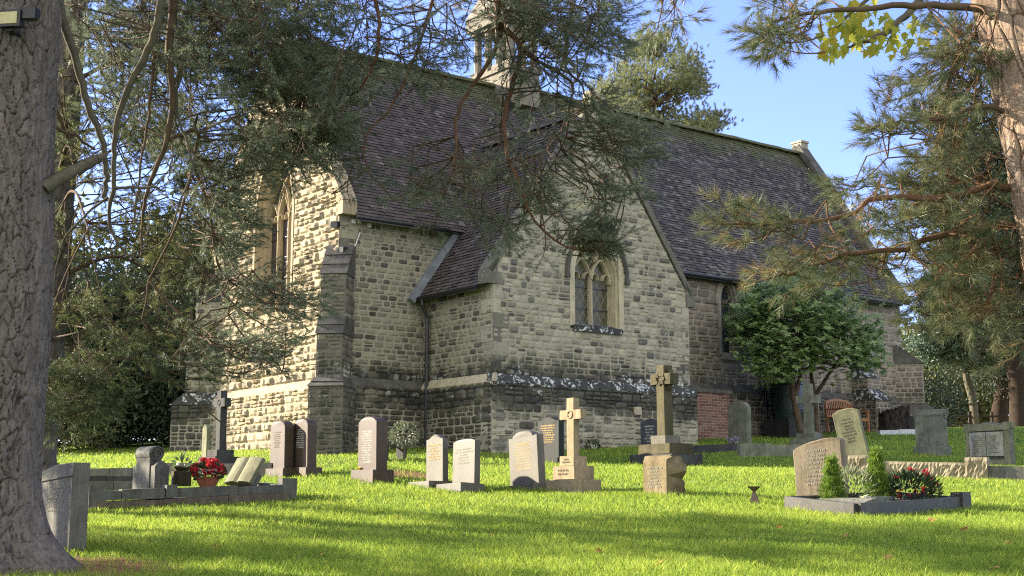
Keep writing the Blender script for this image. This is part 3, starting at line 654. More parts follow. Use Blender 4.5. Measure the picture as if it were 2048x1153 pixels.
# ---- gutters and pipes
def gutter(name, p, q, r=.06):
    mb = MB(); p, q = np.array(p), np.array(q); n = 8; th = np.linspace(math.pi, 2*math.pi, n); t_ = nrm(q-p); s_ = np.cross(t_, [0, 0, 1.])
    V = np.concatenate([np.array([e+s_*r*math.cos(a)+np.array([0, 0, r*math.sin(a)]) for a in th]) for e in (p, q)]); i = np.arange(n-1); mb.add(V, np.stack([i, i+1, i+n+1, i+n], -1))
    mb.box((p+q)/2+np.array([0, 0, -.02])+s_*0, (np.linalg.norm(q-p) if abs(t_[0]) > .5 else .03, .03 if abs(t_[0]) > .5 else np.linalg.norm(q-p), .12)); mb.build(name, M['iron'], church)
gutter('gutter', CH(UE+.35, VS-.33, ZE-.40), CH(.55, VS-.33, ZE-.40)); gutter('gutter', CH(TW_-.3, VS-.34, NZE-.43), CH(UW-.35, VS-.34, NZE-.43), .075); gutter('gutter', CH(-.27, .3, TZE-.33), CH(-.27, VS, TZE-.33))
def pipe(P, r=.045):
    mb = MB(); mb.tube(P, r, 10)
    z = P[-1][2]+.5
    while z < P[-2][2]: mb.tube([np.array([P[-1][0], P[-1][1], z]), np.array([P[-1][0], P[-1][1], z+.1])], r*1.3, 10); z += 1.75
    mb.build('downpipe', M['iron'], church, smooth=False)
pipe([CH(-.27, 2.45, TZE-.38), CH(-.27, 2.45, TZE-.5), CH(-.18, 2.45, TZE-.68), CH(-.12, 2.45, TZE-.8), CH(-.13, 2.45, 2.5)])
pipe([CH(12.05, VS-.34, NZE-.5), CH(12.0, VS-.3, NZE-.65), CH(11.9, VS-.12, NZE-.78), CH(11.9, VS-.1, NZE-1.0), CH(11.9, VS-.16, 3)])
# lead strip where the wing roof meets the chancel wall
mb = MB(); B, L = slope_u(-ovt, TZE-ovt*slopeT, TW_/2, TZR); nT = np.array([-B[2], 0, B[0]]); e = CH(-.36, VS-.16, TZE-.36*slopeT+.06)
P0 = np.array([e, e+[0, .155, 0], e+[0, .155, 0]+B*2.55, e+B*2.55]); mb.hexa(np.concatenate([P0-nT*.01, P0+nT*.16])); mb.build('lead_flashing', M['lead'], church)

# ---- buttresses
def buttress(o, dirv, wd, stages, mats, zb=ZG):          # stages: (depth, ztop, rise of the sloping cap, extra width)
    dn = nrm(np.array([dirv[0], dirv[1]])); da = np.array([-dn[1], dn[0]]); mb = MB(); z = zb
    for k, (dep, zt, rise, ew) in enumerate(stages):
        nxt = stages[k+1][0] if k+1 < len(stages) else -.05; w2 = wd/2+ew; w3 = wd/2+(stages[k+1][3] if k+1 < len(stages) else ew*.5)
        f0 = Face(np.array(o)+dn*dep-da*w2, da, dn); stone_wall(mb, f0, lambda q: (0, 2*w2), z, zt, (), .02, 0, (.12, .20), (.16, .34), .3)
        f1 = Face(np.array(o)-da*w2-dn*.4, dn, -da); stone_wall(mb, f1, lambda q: (0, dep+.4), z, zt, (), .02, 0, (.12, .20), (.16, .34), .3)
        f2 = Face(np.array(o)+da*w2-dn*.4, dn, da); stone_wall(mb, f2, lambda q: (0, dep+.4), z, zt, (), .02, 0, (.12, .20), (.16, .34), .3)
        g = Face(np.array(o), da, dn); ns = max(2, int(rise/.2))
        for j in range(ns):                              # sloping cap in two or three slabs
            t0, t1 = j/ns, (j+1)/ns; d_ = lambda t: dep+(nxt-dep)*t; w_ = lambda t: w2+(w3-w2)*t
            P = g.p(np.array([-w_(t0)-.03, w_(t0)+.03, w_(t0)+.03, -w_(t0)-.03, -w_(t1)-.03, w_(t1)+.03, w_(t1)+.03, -w_(t1)-.03]), np.array([d_(t0)+.05, d_(t0)+.05, -.3, -.3, d_(t1)+.02, d_(t1)+.02, -.3, -.3]), np.array([zt+rise*t0+.003*j]*4+[zt+rise*t1]*4)); mb.hexa(P, 2)
        z = zt+rise*.5
    return mb.build('buttress', mats, church)
dg = (-.70, -.714)
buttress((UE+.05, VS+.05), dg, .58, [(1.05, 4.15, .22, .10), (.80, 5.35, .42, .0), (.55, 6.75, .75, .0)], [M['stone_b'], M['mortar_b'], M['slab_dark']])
buttress((UE, VN-.1), (-.70, .714), .58, [(.95, 4.15, .30, .08), (.62, 5.35, .42, .0), (.4, 6.9, .6, .0)], [M['stone_c'], M['mortar_s'], M['white_lichen']])
for uu, lich in ((7.35, 1), (12.95, 0), (16.3, 0)):
    buttress((uu, VS), (0, -1), .55, [(.95, 4.7, .35, .06), (.62, 6.1 if lich else 5.4, .95 if lich else .5, 0)], [M['stone_n'], M['mortar_n'], M['white_lichen']])
buttress((UW-.1, VS+.1), (.7, -.714), .6, [(1.2, 4.4, .35, .08), (.75, 6.0, .6, 0)], [M['stone_n'], M['mortar_n'], M['slab_dark']])
# ---- small boiler house of brick against the nave
def brickhouse():
    u0, u1, v0, zt = TW_+.12, 9.2, 1.55, 4.62; mb = MB(); f = Face((u0, v0), (1, 0), (0, -1))
    def course(f, n0, n1):
        z = ZG
        while z < zt-.12:
            x = n0-(.11 if int(round((z-ZG)/.075)) % 2 else 0)
            while x < n1:
                a0, a1 = max(x, n0), min(x+.215, n1)
                if a1-a0 > .04: fbox(mb, f, a0+.005, a1-.006, -.05, .008+rng.uniform(0, .004), z+.006, z+.067, 0)
                x += .225
            z += .075
        fbox(mb, f, n0, n1, -.1, 0, ZG, zt-.1, 1)
    course(f, 0, u1-u0); course(Face((u1, v0), (0, 1), (1, 0)), 0, VS-v0)
    fbox(mb, f, -.02, u1-u0+.06, -1.3, .06, zt-.1, zt, 2)
    mb.build('boiler_house', [M['brick'], plain('pale brick mortar', (.38, .33, .27), .95, .1), M['slab_dark']], church)
    v = MB(); fbox(v, f, 1.1, 1.38, -.05, .02, zt-.42, zt-.16); v.build('vent', M['iron'], church)
brickhouse()
mb = MB(); fbox(mb, fT, 4.12, 4.34, .12, .165, 3.68, 3.86); 
for k in range(4): fbox(mb, fT, 4.14, 4.32, .165, .18, 3.70+k*.04, 3.722+k*.04)
mb.build('air_vent', plain('cream vent', (.42, .36, .25), .6), church)
# ---- bellcote on the ridge
def bellcote():
    mb = MB(); c = (UJ-.1, VC+.1); mb.box(CH(c[0], c[1], 13.35), (1.1, 1.8, 1.0)); mb.box(CH(c[0], c[1], 13.9), (1.22, 1.95, .12))
    for a in (-1, 1):
        for b in (-1, -.33, .33, 1):
            p = np.array([c[0]+a*.43, c[1]+b*.78]); mb.tube([CH(*p, 13.95), CH(*p, 15.3)], [.11, .11], 8); mb.box(CH(*p, 14.02), (.32, .32, .14)); mb.box(CH(*p, 15.3), (.32, .32, .14))
    mb.box(CH(c[0], c[1], 15.55), (1.35, 2.1, .4)); mb.box(CH(c[0], c[1], 16.6), (1.4, 2.15, 1.7), 0, 0, .12)
    mb.build('bellcote', dressed('grey bellcote stone', (.15, .135, .11), (.21, .19, .155), (.26, .235, .19), .4, (.08, .08, .06)), church)
    b = MB(); th = np.linspace(0, 2*math.pi, 13)[:-1]
    for r0, z0, r1, z1 in ((.30, 14.35, .26, 14.45), (.26, 14.45, .17, 14.75), (.17, 14.75, .03, 14.9)):
        V = [CH(c[0]+r*math.cos(t), c[1]+r*math.sin(t), z) for r, z in ((r0, z0), (r1, z1)) for t in th]; i = np.arange(12); b.add(V, np.stack([i, (i+1) % 12, (i+1) % 12+12, i+12], -1))
    b.build('bell', plain('bronze', (.12, .09, .04), .4, .5, 8, .4, 0, .8), church)
bellcote()
# lamp, box and cable at the chancel corner
mb = MB(); mb.box(CH(UE-.08, VS+.05, 7.98), (.16, .18, .14), .5); mb.tube([CH(UE, VS+.05, 8.05), CH(UE-.05, VS+.05, 8.0)], .02, 6); mb.build('spotlight', M['iron'], church)
mb = MB(); mb.box(CH(UE+.12, VS-.06, 7.38), (.26, .12, .13), .3); mb.build('lamp_box', M['iron'], church)
mb = MB(); mb.tube([CH(UE+.02, VS-.05, 7.22), CH(UE+.22, VS-.07, 7.30), CH(UE+.40, VS-.07, 7.55), CH(UE+.52, VS-.05, 7.85)], .014, 6); mb.build('cable', M['white_pvc'], church)
for du, dz in ((.35, 8.1), (.5, 8.12), (.78, 8.06)): mb = MB(); mb.box(CH(UE+du, VS-.03, dz), (.09, .06, .1)); mb.build('junction_box', M['white_pvc'], church)

# ================================================================== graves and small things
YAW = -TH                                            # memorials face the same way as the chancel gable
def mpp(P): return (P[1]*math.cos(PITCH)+(P[2]-EYE)*math.sin(PITCH))/FPX
def fore(P, yaw):                                    # foreshortening of a front that faces (sin yaw, -cos yaw), and of its side
    c = -np.array(P[:2])/np.linalg.norm(P[:2]); return math.sin(yaw)*c[0]-math.cos(yaw)*c[1], math.cos(yaw)*c[0]+math.sin(yaw)*c[1]
def polished(name, c1, c2, rough=.3, moss=.0, n=60):
    t = NT(name, max(rough, .42), .28); c = t.mix(t.step(t.noise(n*2.2, 2, .5), .42, .6), c1, c2)
    c = t.mix(.5, c, t.ramp(t.noise(2.2, 5, .7, t.scl(t.co, (5, 5, .7))), [(.34, .5), (.62, 1.1)]), 'MULTIPLY')
    c = t.mix(.45, c, t.ramp(t.noise(3, 6, .7), [(.3, .55), (.7, 1.2)]), 'MULTIPLY')
    if moss: c = t.mix(t.math('MULTIPLY', t.step(t.noise(5, 6, .7), .48, .7), moss), c, (.10, .10, .045))
    t.color(c); return t.m
G = dict(
    red=polished('red granite', (.054, .034, .025), (.076, .051, .039), .5, .3),
    grey=polished('silver grey granite', (.094, .089, .072), (.131, .125, .103), .55, .25),
    grey2=polished('olive grey granite', (.062, .061, .047), (.100, .097, .075), .45, .3),
    black=polished('dark polished granite', (.03, .034, .033), (.05, .055, .052), .2),
    slate=polished('blue grey slate', (.05, .055, .075), (.07, .075, .095), .35),
    pale=dressed('pale weathered granite', (.107, .107, .095), (.146, .143, .126), (.184, .180, .157), .25, (.09, .10, .07)),
    sand=dressed('tan sandstone', (.15, .122, .088), (.205, .168, .12), (.245, .205, .15), .25, (.17, .15, .06)),
    buff=dressed('buff rock faced stone', (.222, .185, .122), (.281, .237, .159), (.333, .285, .200), .25, (.2, .19, .10)),
    cross=dressed('honey sandstone', (.222, .174, .104), (.296, .237, .148), (.340, .274, .178), .2, (.16, .15, .06)),
    olive=dressed('olive lichened stone', (.117, .122, .077), (.180, .180, .108), (.234, .230, .144), .4, (.085, .10, .05)),
    lich=dressed('grey green lichened stone', (.09, .10, .08), (.15, .16, .125), (.24, .25, .20), .5, (.05, .06, .04)),
    mossy=dressed('mossy brown stone', (.05, .045, .025), (.08, .071, .04), (.12, .108, .06), .6, (.06, .055, .015)),
    dark=dressed('sooty dark stone', (.03, .03, .03), (.05, .05, .048), (.085, .085, .08), .3, (.03, .035, .02)),
    kerb=dressed('grey kerb stone', (.085, .085, .075), (.13, .13, .115), (.19, .19, .165), .4, (.05, .06, .035)),
    kerbd=polished('dark speckled kerb granite', (.028, .028, .027), (.07, .07, .065), .45, .3),
    chips=polished('green grey stone chips', (.06, .065, .05), (.20, .20, .16), .8, .2, 24),
    gold=plain('gilt lettering', (.55, .36, .10), .4, .5), white=plain('white lettering', (.55, .55, .52), .6), cut=plain('cut lettering', (.13, .115, .085), .85), cutl=plain('light cut lettering', (.34, .33, .28), .8),
    terra=plain('terracotta', (.272, .102, .055), .8, .2), rust=plain('rusty metal', (.10, .065, .045), .6, .4, 20, .6, .4), soil=plain('soil', (.035, .025, .018), .95, .1, 30, .6, .6))
G['black'] = plain('dark honed granite', (.022, .026, .025), .6, .12, 40, .4)
def outline(kind, w, h):
    x = np.linspace(1, -1, 15)
    if kind == 'segment': top = [(q*w/2, h*(.90+.10*(1-q*q))) for q in x]
    elif kind == 'low': top = [(q*w/2, h*(.945+.055*(1-q*q))) for q in x]
    elif kind == 'skewarch': top = [(q*w/2, h*(.86+.14*(1-max(0, abs(q-.45)/1.45)**2)-(.02 if q > .95 else 0))) for q in x]
    elif kind == 'ogee': top = [(q*w/2, h*(.90+.10*(.5+.5*math.cos(math.pi*min(1, abs(q)*1.05))))) for q in x]
    elif kind == 'round': top = [(math.cos(t)*w/2, h-w*.5*.55*(1-math.sin(t))) for t in np.linspace(0, math.pi, 15)]
    elif kind == 'shoulder': top = [(w/2, h*.895), (w*.36, h*.885)]+[(math.cos(t)*w*.36, h*.89+math.sin(t)*h*.11) for t in np.linspace(.15, math.pi-.15, 13)]+[(-w*.36, h*.885), (-w/2, h*.895)]
    elif kind == 'peak': top = [(w/2, h*.90), (w*.04, h), (-w*.04, h), (-w/2, h*.90)]
    elif kind == 'broken': top = [(w*.5, h), (w*.46, h*1.003), (-w*.12, h*.995), (-w*.17, h*.98), (-w*.47, h*.93), (-w*.5, h*.925)]
    else: top = [(w/2, h), (-w/2, h)]
    return np.array([(-w/2, 0), (w/2, 0)]+list(top))
def lettering(par, w, z0, z1, n, y, mat, fill=.7, real=None, lh=.55):
    mb = MB(); dz = (z1-z0)/n
    for k in range(n):
        z = z1-dz*(k+.5); L = w*fill*rng.uniform(.45, 1); x = -L/2; hh = dz*lh*rng.uniform(.8, 1.1)
        if k == 0 and real: continue
        while x < L/2:
            for wl in range(int(rng.integers(2, 8))):
                cw = hh*rng.uniform(.45, .75)
                if x+cw > L/2: break
                a = rng.integers(0, 3)
                mb.box((x+cw*.15, y, z), (cw*.2, .003, hh))
                if a != 0: mb.box((x+cw*.7, y, z+rng.choice([0, hh*.2])), (cw*.2, .003, hh*rng.uniform(.5, 1)))
                mb.box((x+cw*.45, y, z+rng.choice([-.4, 0, .4])*hh), (cw*.55, .003, hh*.18)); x += cw+hh*.14
            x += hh*.5
    mb.build('inscription', mat, par)
    if real:
        cu = bpy.data.curves.new('inscription', 'FONT'); cu.body = real; cu.size = dz*.85; cu.align_x = 'CENTER'; cu.align_y = 'CENTER'; cu.extrude = .0015
        o = bpy.data.objects.new('inscription', cu); COL.objects.link(o); o.parent = par; o.rotation_euler = (math.pi/2, 0, 0); o.location = (0, y-.001, z1-dz*.5); cu.materials.append(mat)
        wid = len(real)*cu.size*.62
        if wid > w*.86: cu.size *= w*.86/wid
        bpy.context.view_layer.update(); me = bpy.data.meshes.new_from_object(o.evaluated_get(bpy.context.evaluated_depsgraph_get())); q = bpy.data.objects.new('heading', me); COL.objects.link(q); q.parent = par; q.location = o.location; q.rotation_euler = o.rotation_euler; bpy.data.objects.remove(o)
        if not me.materials: me.materials.append(mat)
def erode(mb, amp=.006, k=9):                          # worn edges: shift the corners a little
    for i, v in enumerate(mb.v): mb.v[i] = (v+np.stack([vnoise(v[:, 1]*k+v[:, 2]*k, v[:, 0]*k, 1)-.5, vnoise(v[:, 0]*k, v[:, 2]*k, 2)-.5, vnoise(v[:, 0]*k, v[:, 2]*k+5, 3)-.5], -1)*amp*2).astype(np.float32)
def stone(name, label, x0, x1, yb, yt, th, kind, mat, cat='headstone', group=None, yaw=None, rx=0, ry=0, base=None, letters=None, sink=.06, bev=.012, wear=.004):
    yaw = YAW if yaw is None else yaw; P = gp((x0+x1)/2, yb); k = mpp(P); cf, sf = fore(P, yaw)
    w = (x1-x0)*k/cf; h = (yb-yt)*k; BASES.append((P[0], P[1], w*.55))
    e = empty(name, (P[0], P[1], P[2]-sink), yaw, ry, rx); tag(e, label, cat, group)
    bh = base[1] if base else 0
    mb = MB(); mb.prism(outline(kind, w, h+sink), -th/2, th/2, 0, bev); erode(mb, wear)
    if base: mb.v = [v*np.array([1, 1, (h-bh)/h])+np.array([0, 0, bh+sink*.6], np.float32) for v in mb.v]; mb.v = [v.astype(np.float32) for v in mb.v]
    mb.build('slab', mat, e)
    if base:
        b = MB(); bw, bh, bd, by = base[:4]; b.prism(np.array([(-bw*w/2, 0), (bw*w/2, 0), (bw*w/2, bh+sink), (-bw*w/2, bh+sink)]), -bd/2+by, bd/2+by, 0, .012); erode(b, wear); b.build('base', base[4] if len(base) > 4 else mat, e)
    if letters:
        n, za, zb, lm, fill, real = letters; H = h+sink; lettering(e, w, H*za, H*zb, n, -th/2-.0015, lm, fill, real)
    return e, w, h, P
RED = 'matching red granite headstones'
stone('headstone', 'red granite headstone, the one of the twins nearer the sooty cross', 548, 577, 953, 845, .17, 'round', G['red'], group=RED, base=(1.35, .13, .30, 0), letters=(8, .55, .84, G['cut'], .6, None))
stone('headstone', 'red granite headstone, the one of the twins nearer the dark corner buttress', 594, 623, 951, 841, .17, 'round', G['red'], group=RED, base=(1.35, .13, .30, 0), letters=(9, .52, .86, G['white'], .62, None))
stone('headstone', 'tall red brown granite headstone on a low grass mound with flowers at its foot', 726, 763, 962, 837, .2, 'segment', G['red'], base=(1.22, .17, .38, 0), letters=(14, .32, .82, G['white'], .62, None))
GP = 'pair of low grey granite headstones'
for lab, x0, x1, yb, yt, kd, mt, lm, real, nl in (('light grey granite headstone with gilt lettering and a wavy top, beside the black downpipe', 857, 891, 974, 873, 'ogee', G['grey'], G['gold'], 'IN LOVING MEMORY OF', 6), ('dull olive grey granite headstone with a gently curved top, leaning slightly back', 909, 954, 980, 882, 'low', G['grey2'], G['cutl'], None, 6)):
    e, w, h, P = stone('headstone', lab, x0, x1, yb, yt, .10, kd, mt, group=GP, ry=R(-1.5 if x0 < 900 else -2.5), rx=R(-1 if x0 < 900 else -3), letters=(nl, .55, .86, lm, .8, real), base=(1.25, .075, .42, -.12))
    b = MB(); b.tube([(0, -.2, .075+.06), (0, -.2, .075+.064)], .045, 14); b.build('vase_hole', M['iron'], e)
stone('headstone', 'pale shouldered headstone with gilt lettering, leaning left behind the sandstone cross base', 1028, 1086, 977, 866, .13, 'shoulder', G['grey'], ry=R(-4.5), letters=(10, .38, .84, G['gold'], .74, 'IN LOVING MEMORY OF'), base=(1.12, .05, .30, -.06))
stone('headstone', 'black granite headstone with gilt lettering against the church wall', 1080, 1123, 922, 837, .14, 'ogee', G['black'], letters=(8, .45, .86, G['gold'], .75, 'IN LOVING MEMORY OF'), base=(1.1, .06, .26, 0))
stone('headstone', 'small blue grey slate headstone with a peaked top half hidden by the mossy cross', 1284, 1322, 897, 837, .09, 'peak', G['slate'], letters=(6, .25, .8, G['white'], .7, None))
stone('headstone', 'grey green lichened headstone with a rounded top in front of the red brick boiler house', 1461, 1499, 886, 803, .15, 'round', G['lich'], letters=(9, .3, .8, G['cut'], .7, None), wear=.012)
stone('headstone', 'olive lichened headstone leaning far to the left behind the sandstone one', 1693, 1744, 935, 815, .14, 'low', G['olive'], ry=R(-11), yaw=YAW+R(22), letters=(8, .45, .85, G['cut'], .6, None), wear=.008)
stone('headstone', 'broad tan sandstone headstone with a sweeping top beside the dwarf conifers', 1600, 1694, 1003, 879, .15, 'skewarch', G['sand'], ry=R(-3), yaw=YAW+R(14), letters=(9, .3, .86, G['cutl'], .7, None), wear=.006)
e, w, h, P = stone('headstone', 'pale weathered headstone with a broken sloping top beside the thick pine trunk', 93, 153, 1094, 930, .16, 'broken', G['pale'], letters=(7, .45, .82, G['cutl'], .7, None), bev=.01, wear=.008)
b = MB(); b.prism(np.array([(-w*.5, h*.87), (w*.5, h*.93), (w*.5, h*.945), (-w*.5, h*.885)]), -.094, -.079, 0, .004); b.build('moulding', G['pale'], e)
stone('headstone', 'slim pointed olive stone close beside the sooty dark cross', 407, 416, 925, 848, .10, 'peak', G['olive'], wear=.008)
stone('headstone', 'small plain grey headstone between the stump and the dark scroll topped stone', 1818, 1836, 864, 832, .10, 'flat', G['kerb'], wear=.01)
# scroll topped stones
def scroll(label, x0, x1, yb, yt, th, mat, rough=False, **k):
    e, w, h, P = stone('headstone', label, x0, x1, yb, yt, th, 'flat', mat, wear=.01, **k)
    s = MB(); a = np.linspace(0, 2*math.pi, 17)[:-1]; r = th*.62; zc = h-.02
    V = [(x, math.cos(t)*r, zc+math.sin(t)*r) for x in (-w/2-.012, w/2+.012) for t in a]; i = np.arange(16); s.add(V, np.stack([i, (i+1) % 16, (i+1) % 16+16, i+16], -1)); s.add(V[:16], [list(range(16))]); s.add(V[16:], [list(range(16))])
    for x in (-w/2-.02, w/2+.02):
        th_ = np.linspace(0, 4*math.pi, 30); s.tube([(x, math.cos(t)*r*(1-t/16), zc+math.sin(t)*r*(1-t/16)) for t in th_], .012, 5)
    s.build('scroll', mat, e); return e, w, h, P
scroll('dark lichened headstone with a rolled scroll top on a moulded base near the tree stump', 1838, 1892, 909, 822, .16, G['lich'], letters=(8, .35, .85, G['cut'], .7, None), base=(1.12, .17, .26, 0))
e, w, h, P = scroll('grey headstone with a rolled scroll top and side pillars beside the grey kerb', 282, 308, 1000, 897, .17, G['kerb'])
for sd in (-1, 1): b = MB(); b.box((sd*(w/2+.08), .03, h*.33), (.13, .2, h*.66+.1)); b.box((sd*(w/2+.08), .03, h*.66+.08), (.13, .2, .08), 0, 0, .3); b.build('pillar', G['kerb'], e)
# short rough edged stone
def rough_stub():
    P = gp(1326, 990); k = mpp(P); cf, sf = fore(P, YAW); w, h, th = 46*k/cf, 80*k, .30
    e = empty('headstone', (P[0], P[1], P[2]-.05), YAW); tag(e, 'short ochre stained stone with rolled top and rough hacked side', 'headstone')
    mb = MB(); nz, ny, nx = 16, 8, 9; prof = [(-th/2, 0)]+[(-th/2, z) for z in np.linspace(.1, h-.08, 8)]+[(-th/2+.09-.09*math.cos(t), h-.08+.12*math.sin(t)) for t in np.linspace(.2, math.pi/2, 5)]+[(th/2-.06, h+.03), (th/2, h-.08)]+[(th/2, z) for z in np.linspace(h-.12, .0, 9)]
    prof = np.array(prof); n = len(prof); xs = np.linspace(-w/2, w/2, 6); V = []
    for x in xs:
        j = rng.normal(0, .022, (n,)) if abs(x) > w/2-.01 else rng.normal(0, .004, n)
        p = prof.copy(); back = p[:, 0] > 0; p[back, 0] += rng.normal(0, .02, back.sum())
        V.append(np.stack([x+np.sign(x)*np.abs(j)*(prof[:, 0] > -th/2+.03)*2, p[:, 0], p[:, 1]], -1))
    V = np.concatenate(V); i = np.arange(5)[:, None]*n+np.arange(n-1)[None]; mb.add(V, np.stack([i, i+1, i+n+1, i+n], -1).reshape(-1, 4))
    for q in (0, 5): mb.add(V[q*n:(q+1)*n], [list(range(n))])
    mb.build('slab', dressed('ochre stained stone', (.10, .075, .04), (.18, .145, .08), (.25, .215, .13), .45, (.08, .06, .025)), e)
    lettering(e, w, h*.25, h*.8, 7, -th/2-.004, G['cutl'], .7)
rough_stub()
# open book memorial in a pedimented frame
def book_frame():
    P = gp(1982, 930); k = mpp(P); cf, sf = fore(P, YAW); w, h, th = 80*k/cf, 92*k, .24
    e = empty('headstone', (P[0], P[1], P[2]-.05), YAW); tag(e, 'wide pedimented headstone holding a carved open book, on the right', 'headstone')
    mb = MB(); mb.prism(np.array([(-w/2, 0), (w/2, 0), (w/2, h*.83), (w*.53, h*.83), (w*.53, h*.88), (0, h), (-w*.53, h*.88), (-w*.53, h*.83), (-w/2, h*.83)]), -th/2+.06, th/2, 0, .012); erode(mb, .012); mb.build('slab', G['lich'], e)
    f = MB()
    for sd in (-1, 1): f.box((sd*w*.455, -th/2+.04, h*.42), (w*.09, .08, h*.80)); f.box((sd*w*.46, -.02, h*.90), (w*.14, th*.9, h*.12))
    f.prism(np.array([(-w*.53, h*.79), (w*.53, h*.79), (w*.53, h*.86), (0, h*.97), (-w*.53, h*.86)]), -th/2-.01, -th/2+.07, 0, .008); f.box((0, -th/2+.03, h*.08), (w, .1, h*.16)); erode(f, .01); f.build('frame', G['olive'], e)
    bk = MB()
    for sd in (-1, 1):
        x0, x1 = sd*.006, sd*w*.40; n = 7; xs = np.linspace(x0, x1, n); V = [(x, -th/2-.005-.035*math.sin(math.pi*(abs(x)/(w*.4))**.7), z) for z in (h*.24, h*.76) for x in xs]; i = np.arange(n-1); bk.add(V, np.stack([i, i+1, i+n+1, i+n], -1)); bk.hexa([(min(x0, x1), -th/2-.0, h*.235), (max(x0, x1), -th/2-.0, h*.235), (max(x0, x1), -th/2+.07, h*.235), (min(x0, x1), -th/2+.07, h*.235), (min(x0, x1), -th/2-.0, h*.765), (max(x0, x1), -th/2, h*.765), (max(x0, x1), -th/2+.07, h*.765), (min(x0, x1), -th/2+.07, h*.765)])
    bk.build('open_book', dressed('pale book stone', (.20, .20, .15), (.29, .29, .24), (.37, .37, .34), .35, (.20, .19, .07)), e)
    for sd in (-1, 1):
        m = MB(); d = MB()
        o = empty('inscription', (sd*w*.2, 0, 0)); o.parent = e; lettering(o, w*.38, h*.30, h*.70, 9, -th/2-.042, G['cut'], .7)
book_frame()
# crosses
def cross(name, label, xc, yb, yt, steps, shaft, arm, mats, celtic=False, yaw=None, chamf=.03, wear=.004):
    yaw = YAW if yaw is None else yaw; P = gp(xc, yb); BASES.append((P[0], P[1], steps[0][0]*.6)); k = mpp(P); e = empty(name, (P[0], P[1], P[2]-.06), yaw); tag(e, label, 'grave cross'); z = 0; H = (yb-yt)*k+.06
    for i, (w, d, h) in enumerate(steps):
        h = h+(.06 if i == 0 else 0); b = MB(); b.prism(np.array([(-w/2, z), (w/2, z), (w/2, z+h), (-w/2, z+h)]), -d/2, d/2, 0, .014); erode(b, wear); s_ = b.build('step', mats[min(i, len(mats)-1)], e)
        if i and not celtic: lettering(e, w*.8, z+h*.25, z+h*.8, 2, -d/2-.003, G['cut'], .8)
        z += h
    w0, w1, dp = shaft; aw, ah, az = arm; top = H; zc = z+(H-z)*az; c = MB()
    pts = [(-w0/2, z), (w0/2, z), (w1/2, zc-ah/2), (aw/2, zc-ah/2), (aw/2, zc+ah/2), (w1/2, zc+ah/2), (w1*.48, top), (-w1*.48, top), (-w1/2, zc+ah/2), (-aw/2, zc+ah/2), (-aw/2, zc-ah/2), (-w1/2, zc-ah/2)]
    pts = np.array(pts); q = np.array([0, zc])
    for j in range(2): pass
    n = len(pts); V = np.concatenate([np.stack([pts[:, 0]*s_, np.full(n, y), zc+(pts[:, 1]-zc)*1], -1) for y, s_ in ((-dp/2, 1-chamf*2), (-dp/2+chamf*.4, 1), (dp/2-chamf*.4, 1), (dp/2, 1-chamf*2))]); j = np.arange(n); j2 = (j+1) % n
    c.add(V, np.concatenate([np.stack([a*n+j, a*n+j2, (a+1)*n+j2, (a+1)*n+j], -1) for a in range(3)])); c.add(V[:n], [list(range(n))]); c.add(V[-n:], [list(range(n))]); erode(c, wear); c.build('cross', mats[-1], e)
    r = MB()
    if celtic:
        th = np.linspace(0, 2*math.pi, 25); r.tube([(math.cos(t)*aw*.36, 0, zc+math.sin(t)*aw*.36) for t in th], aw*.10, 6, cap=False)
        for a in np.linspace(0, 2*math.pi, 9)[:-1]: r.box((math.cos(a)*aw*.17, -dp/2, zc+math.sin(a)*aw*.17), (.07, .05, .07), 0, 0, .5)
        erode(r, .02); r.build('ring', mats[-1], e)
    else:
        th = np.linspace(0, 2*math.pi, 21); r.tube([(math.cos(t)*w1*.33, -dp/2-.004, zc+math.sin(t)*w1*.33) for t in th], .009, 5, cap=False); r.build('roundel', mats[-1], e)
    return e
cross('grave_cross', 'honey coloured Latin cross on three plain steps in the sunlit grass', 1147, 983, 796, [(.66, .50, .17), (.50, .37, .19), (.34, .25, .14)], (.165, .165, .11), (.50, .135, .71), [G['cross']])
cross('grave_cross', 'tall mossy brown wheel cross on rough lichened steps near the brick boiler house', 1332, 926, 730, [(1.25, .85, .17), (.92, .65, .20), (.46, .42, .17)], (.25, .21, .24), (.60, .22, .80), [G['dark'], G['mossy'], M['coping_t'], G['mossy']], True, wear=.014)
cross('grave_cross', 'grey green lichened cross on a two step base in front of the bench', 1620, 892, 767, [(.78, .60, .16), (.52, .42, .14)], (.24, .22, .15), (.62, .2, .68), [G['lich']], False, yaw=YAW+R(10), wear=.012)
cross('grave_cross', 'sooty dark cross on dark steps in front of the sunlit gable', 440, 944, 782, [(1.05, .8, .14), (.78, .58, .15), (.46, .36, .14)], (.2, .17, .14), (.52, .16, .80), [G['dark']], wear=.008)
cross('grave_cross', 'small weathered cross half hidden behind the thick pine trunk', 86, 955, 853, [(.5, .4, .25)], (.16, .14, .12), (.42, .13, .76), [G['olive']], wear=.008)
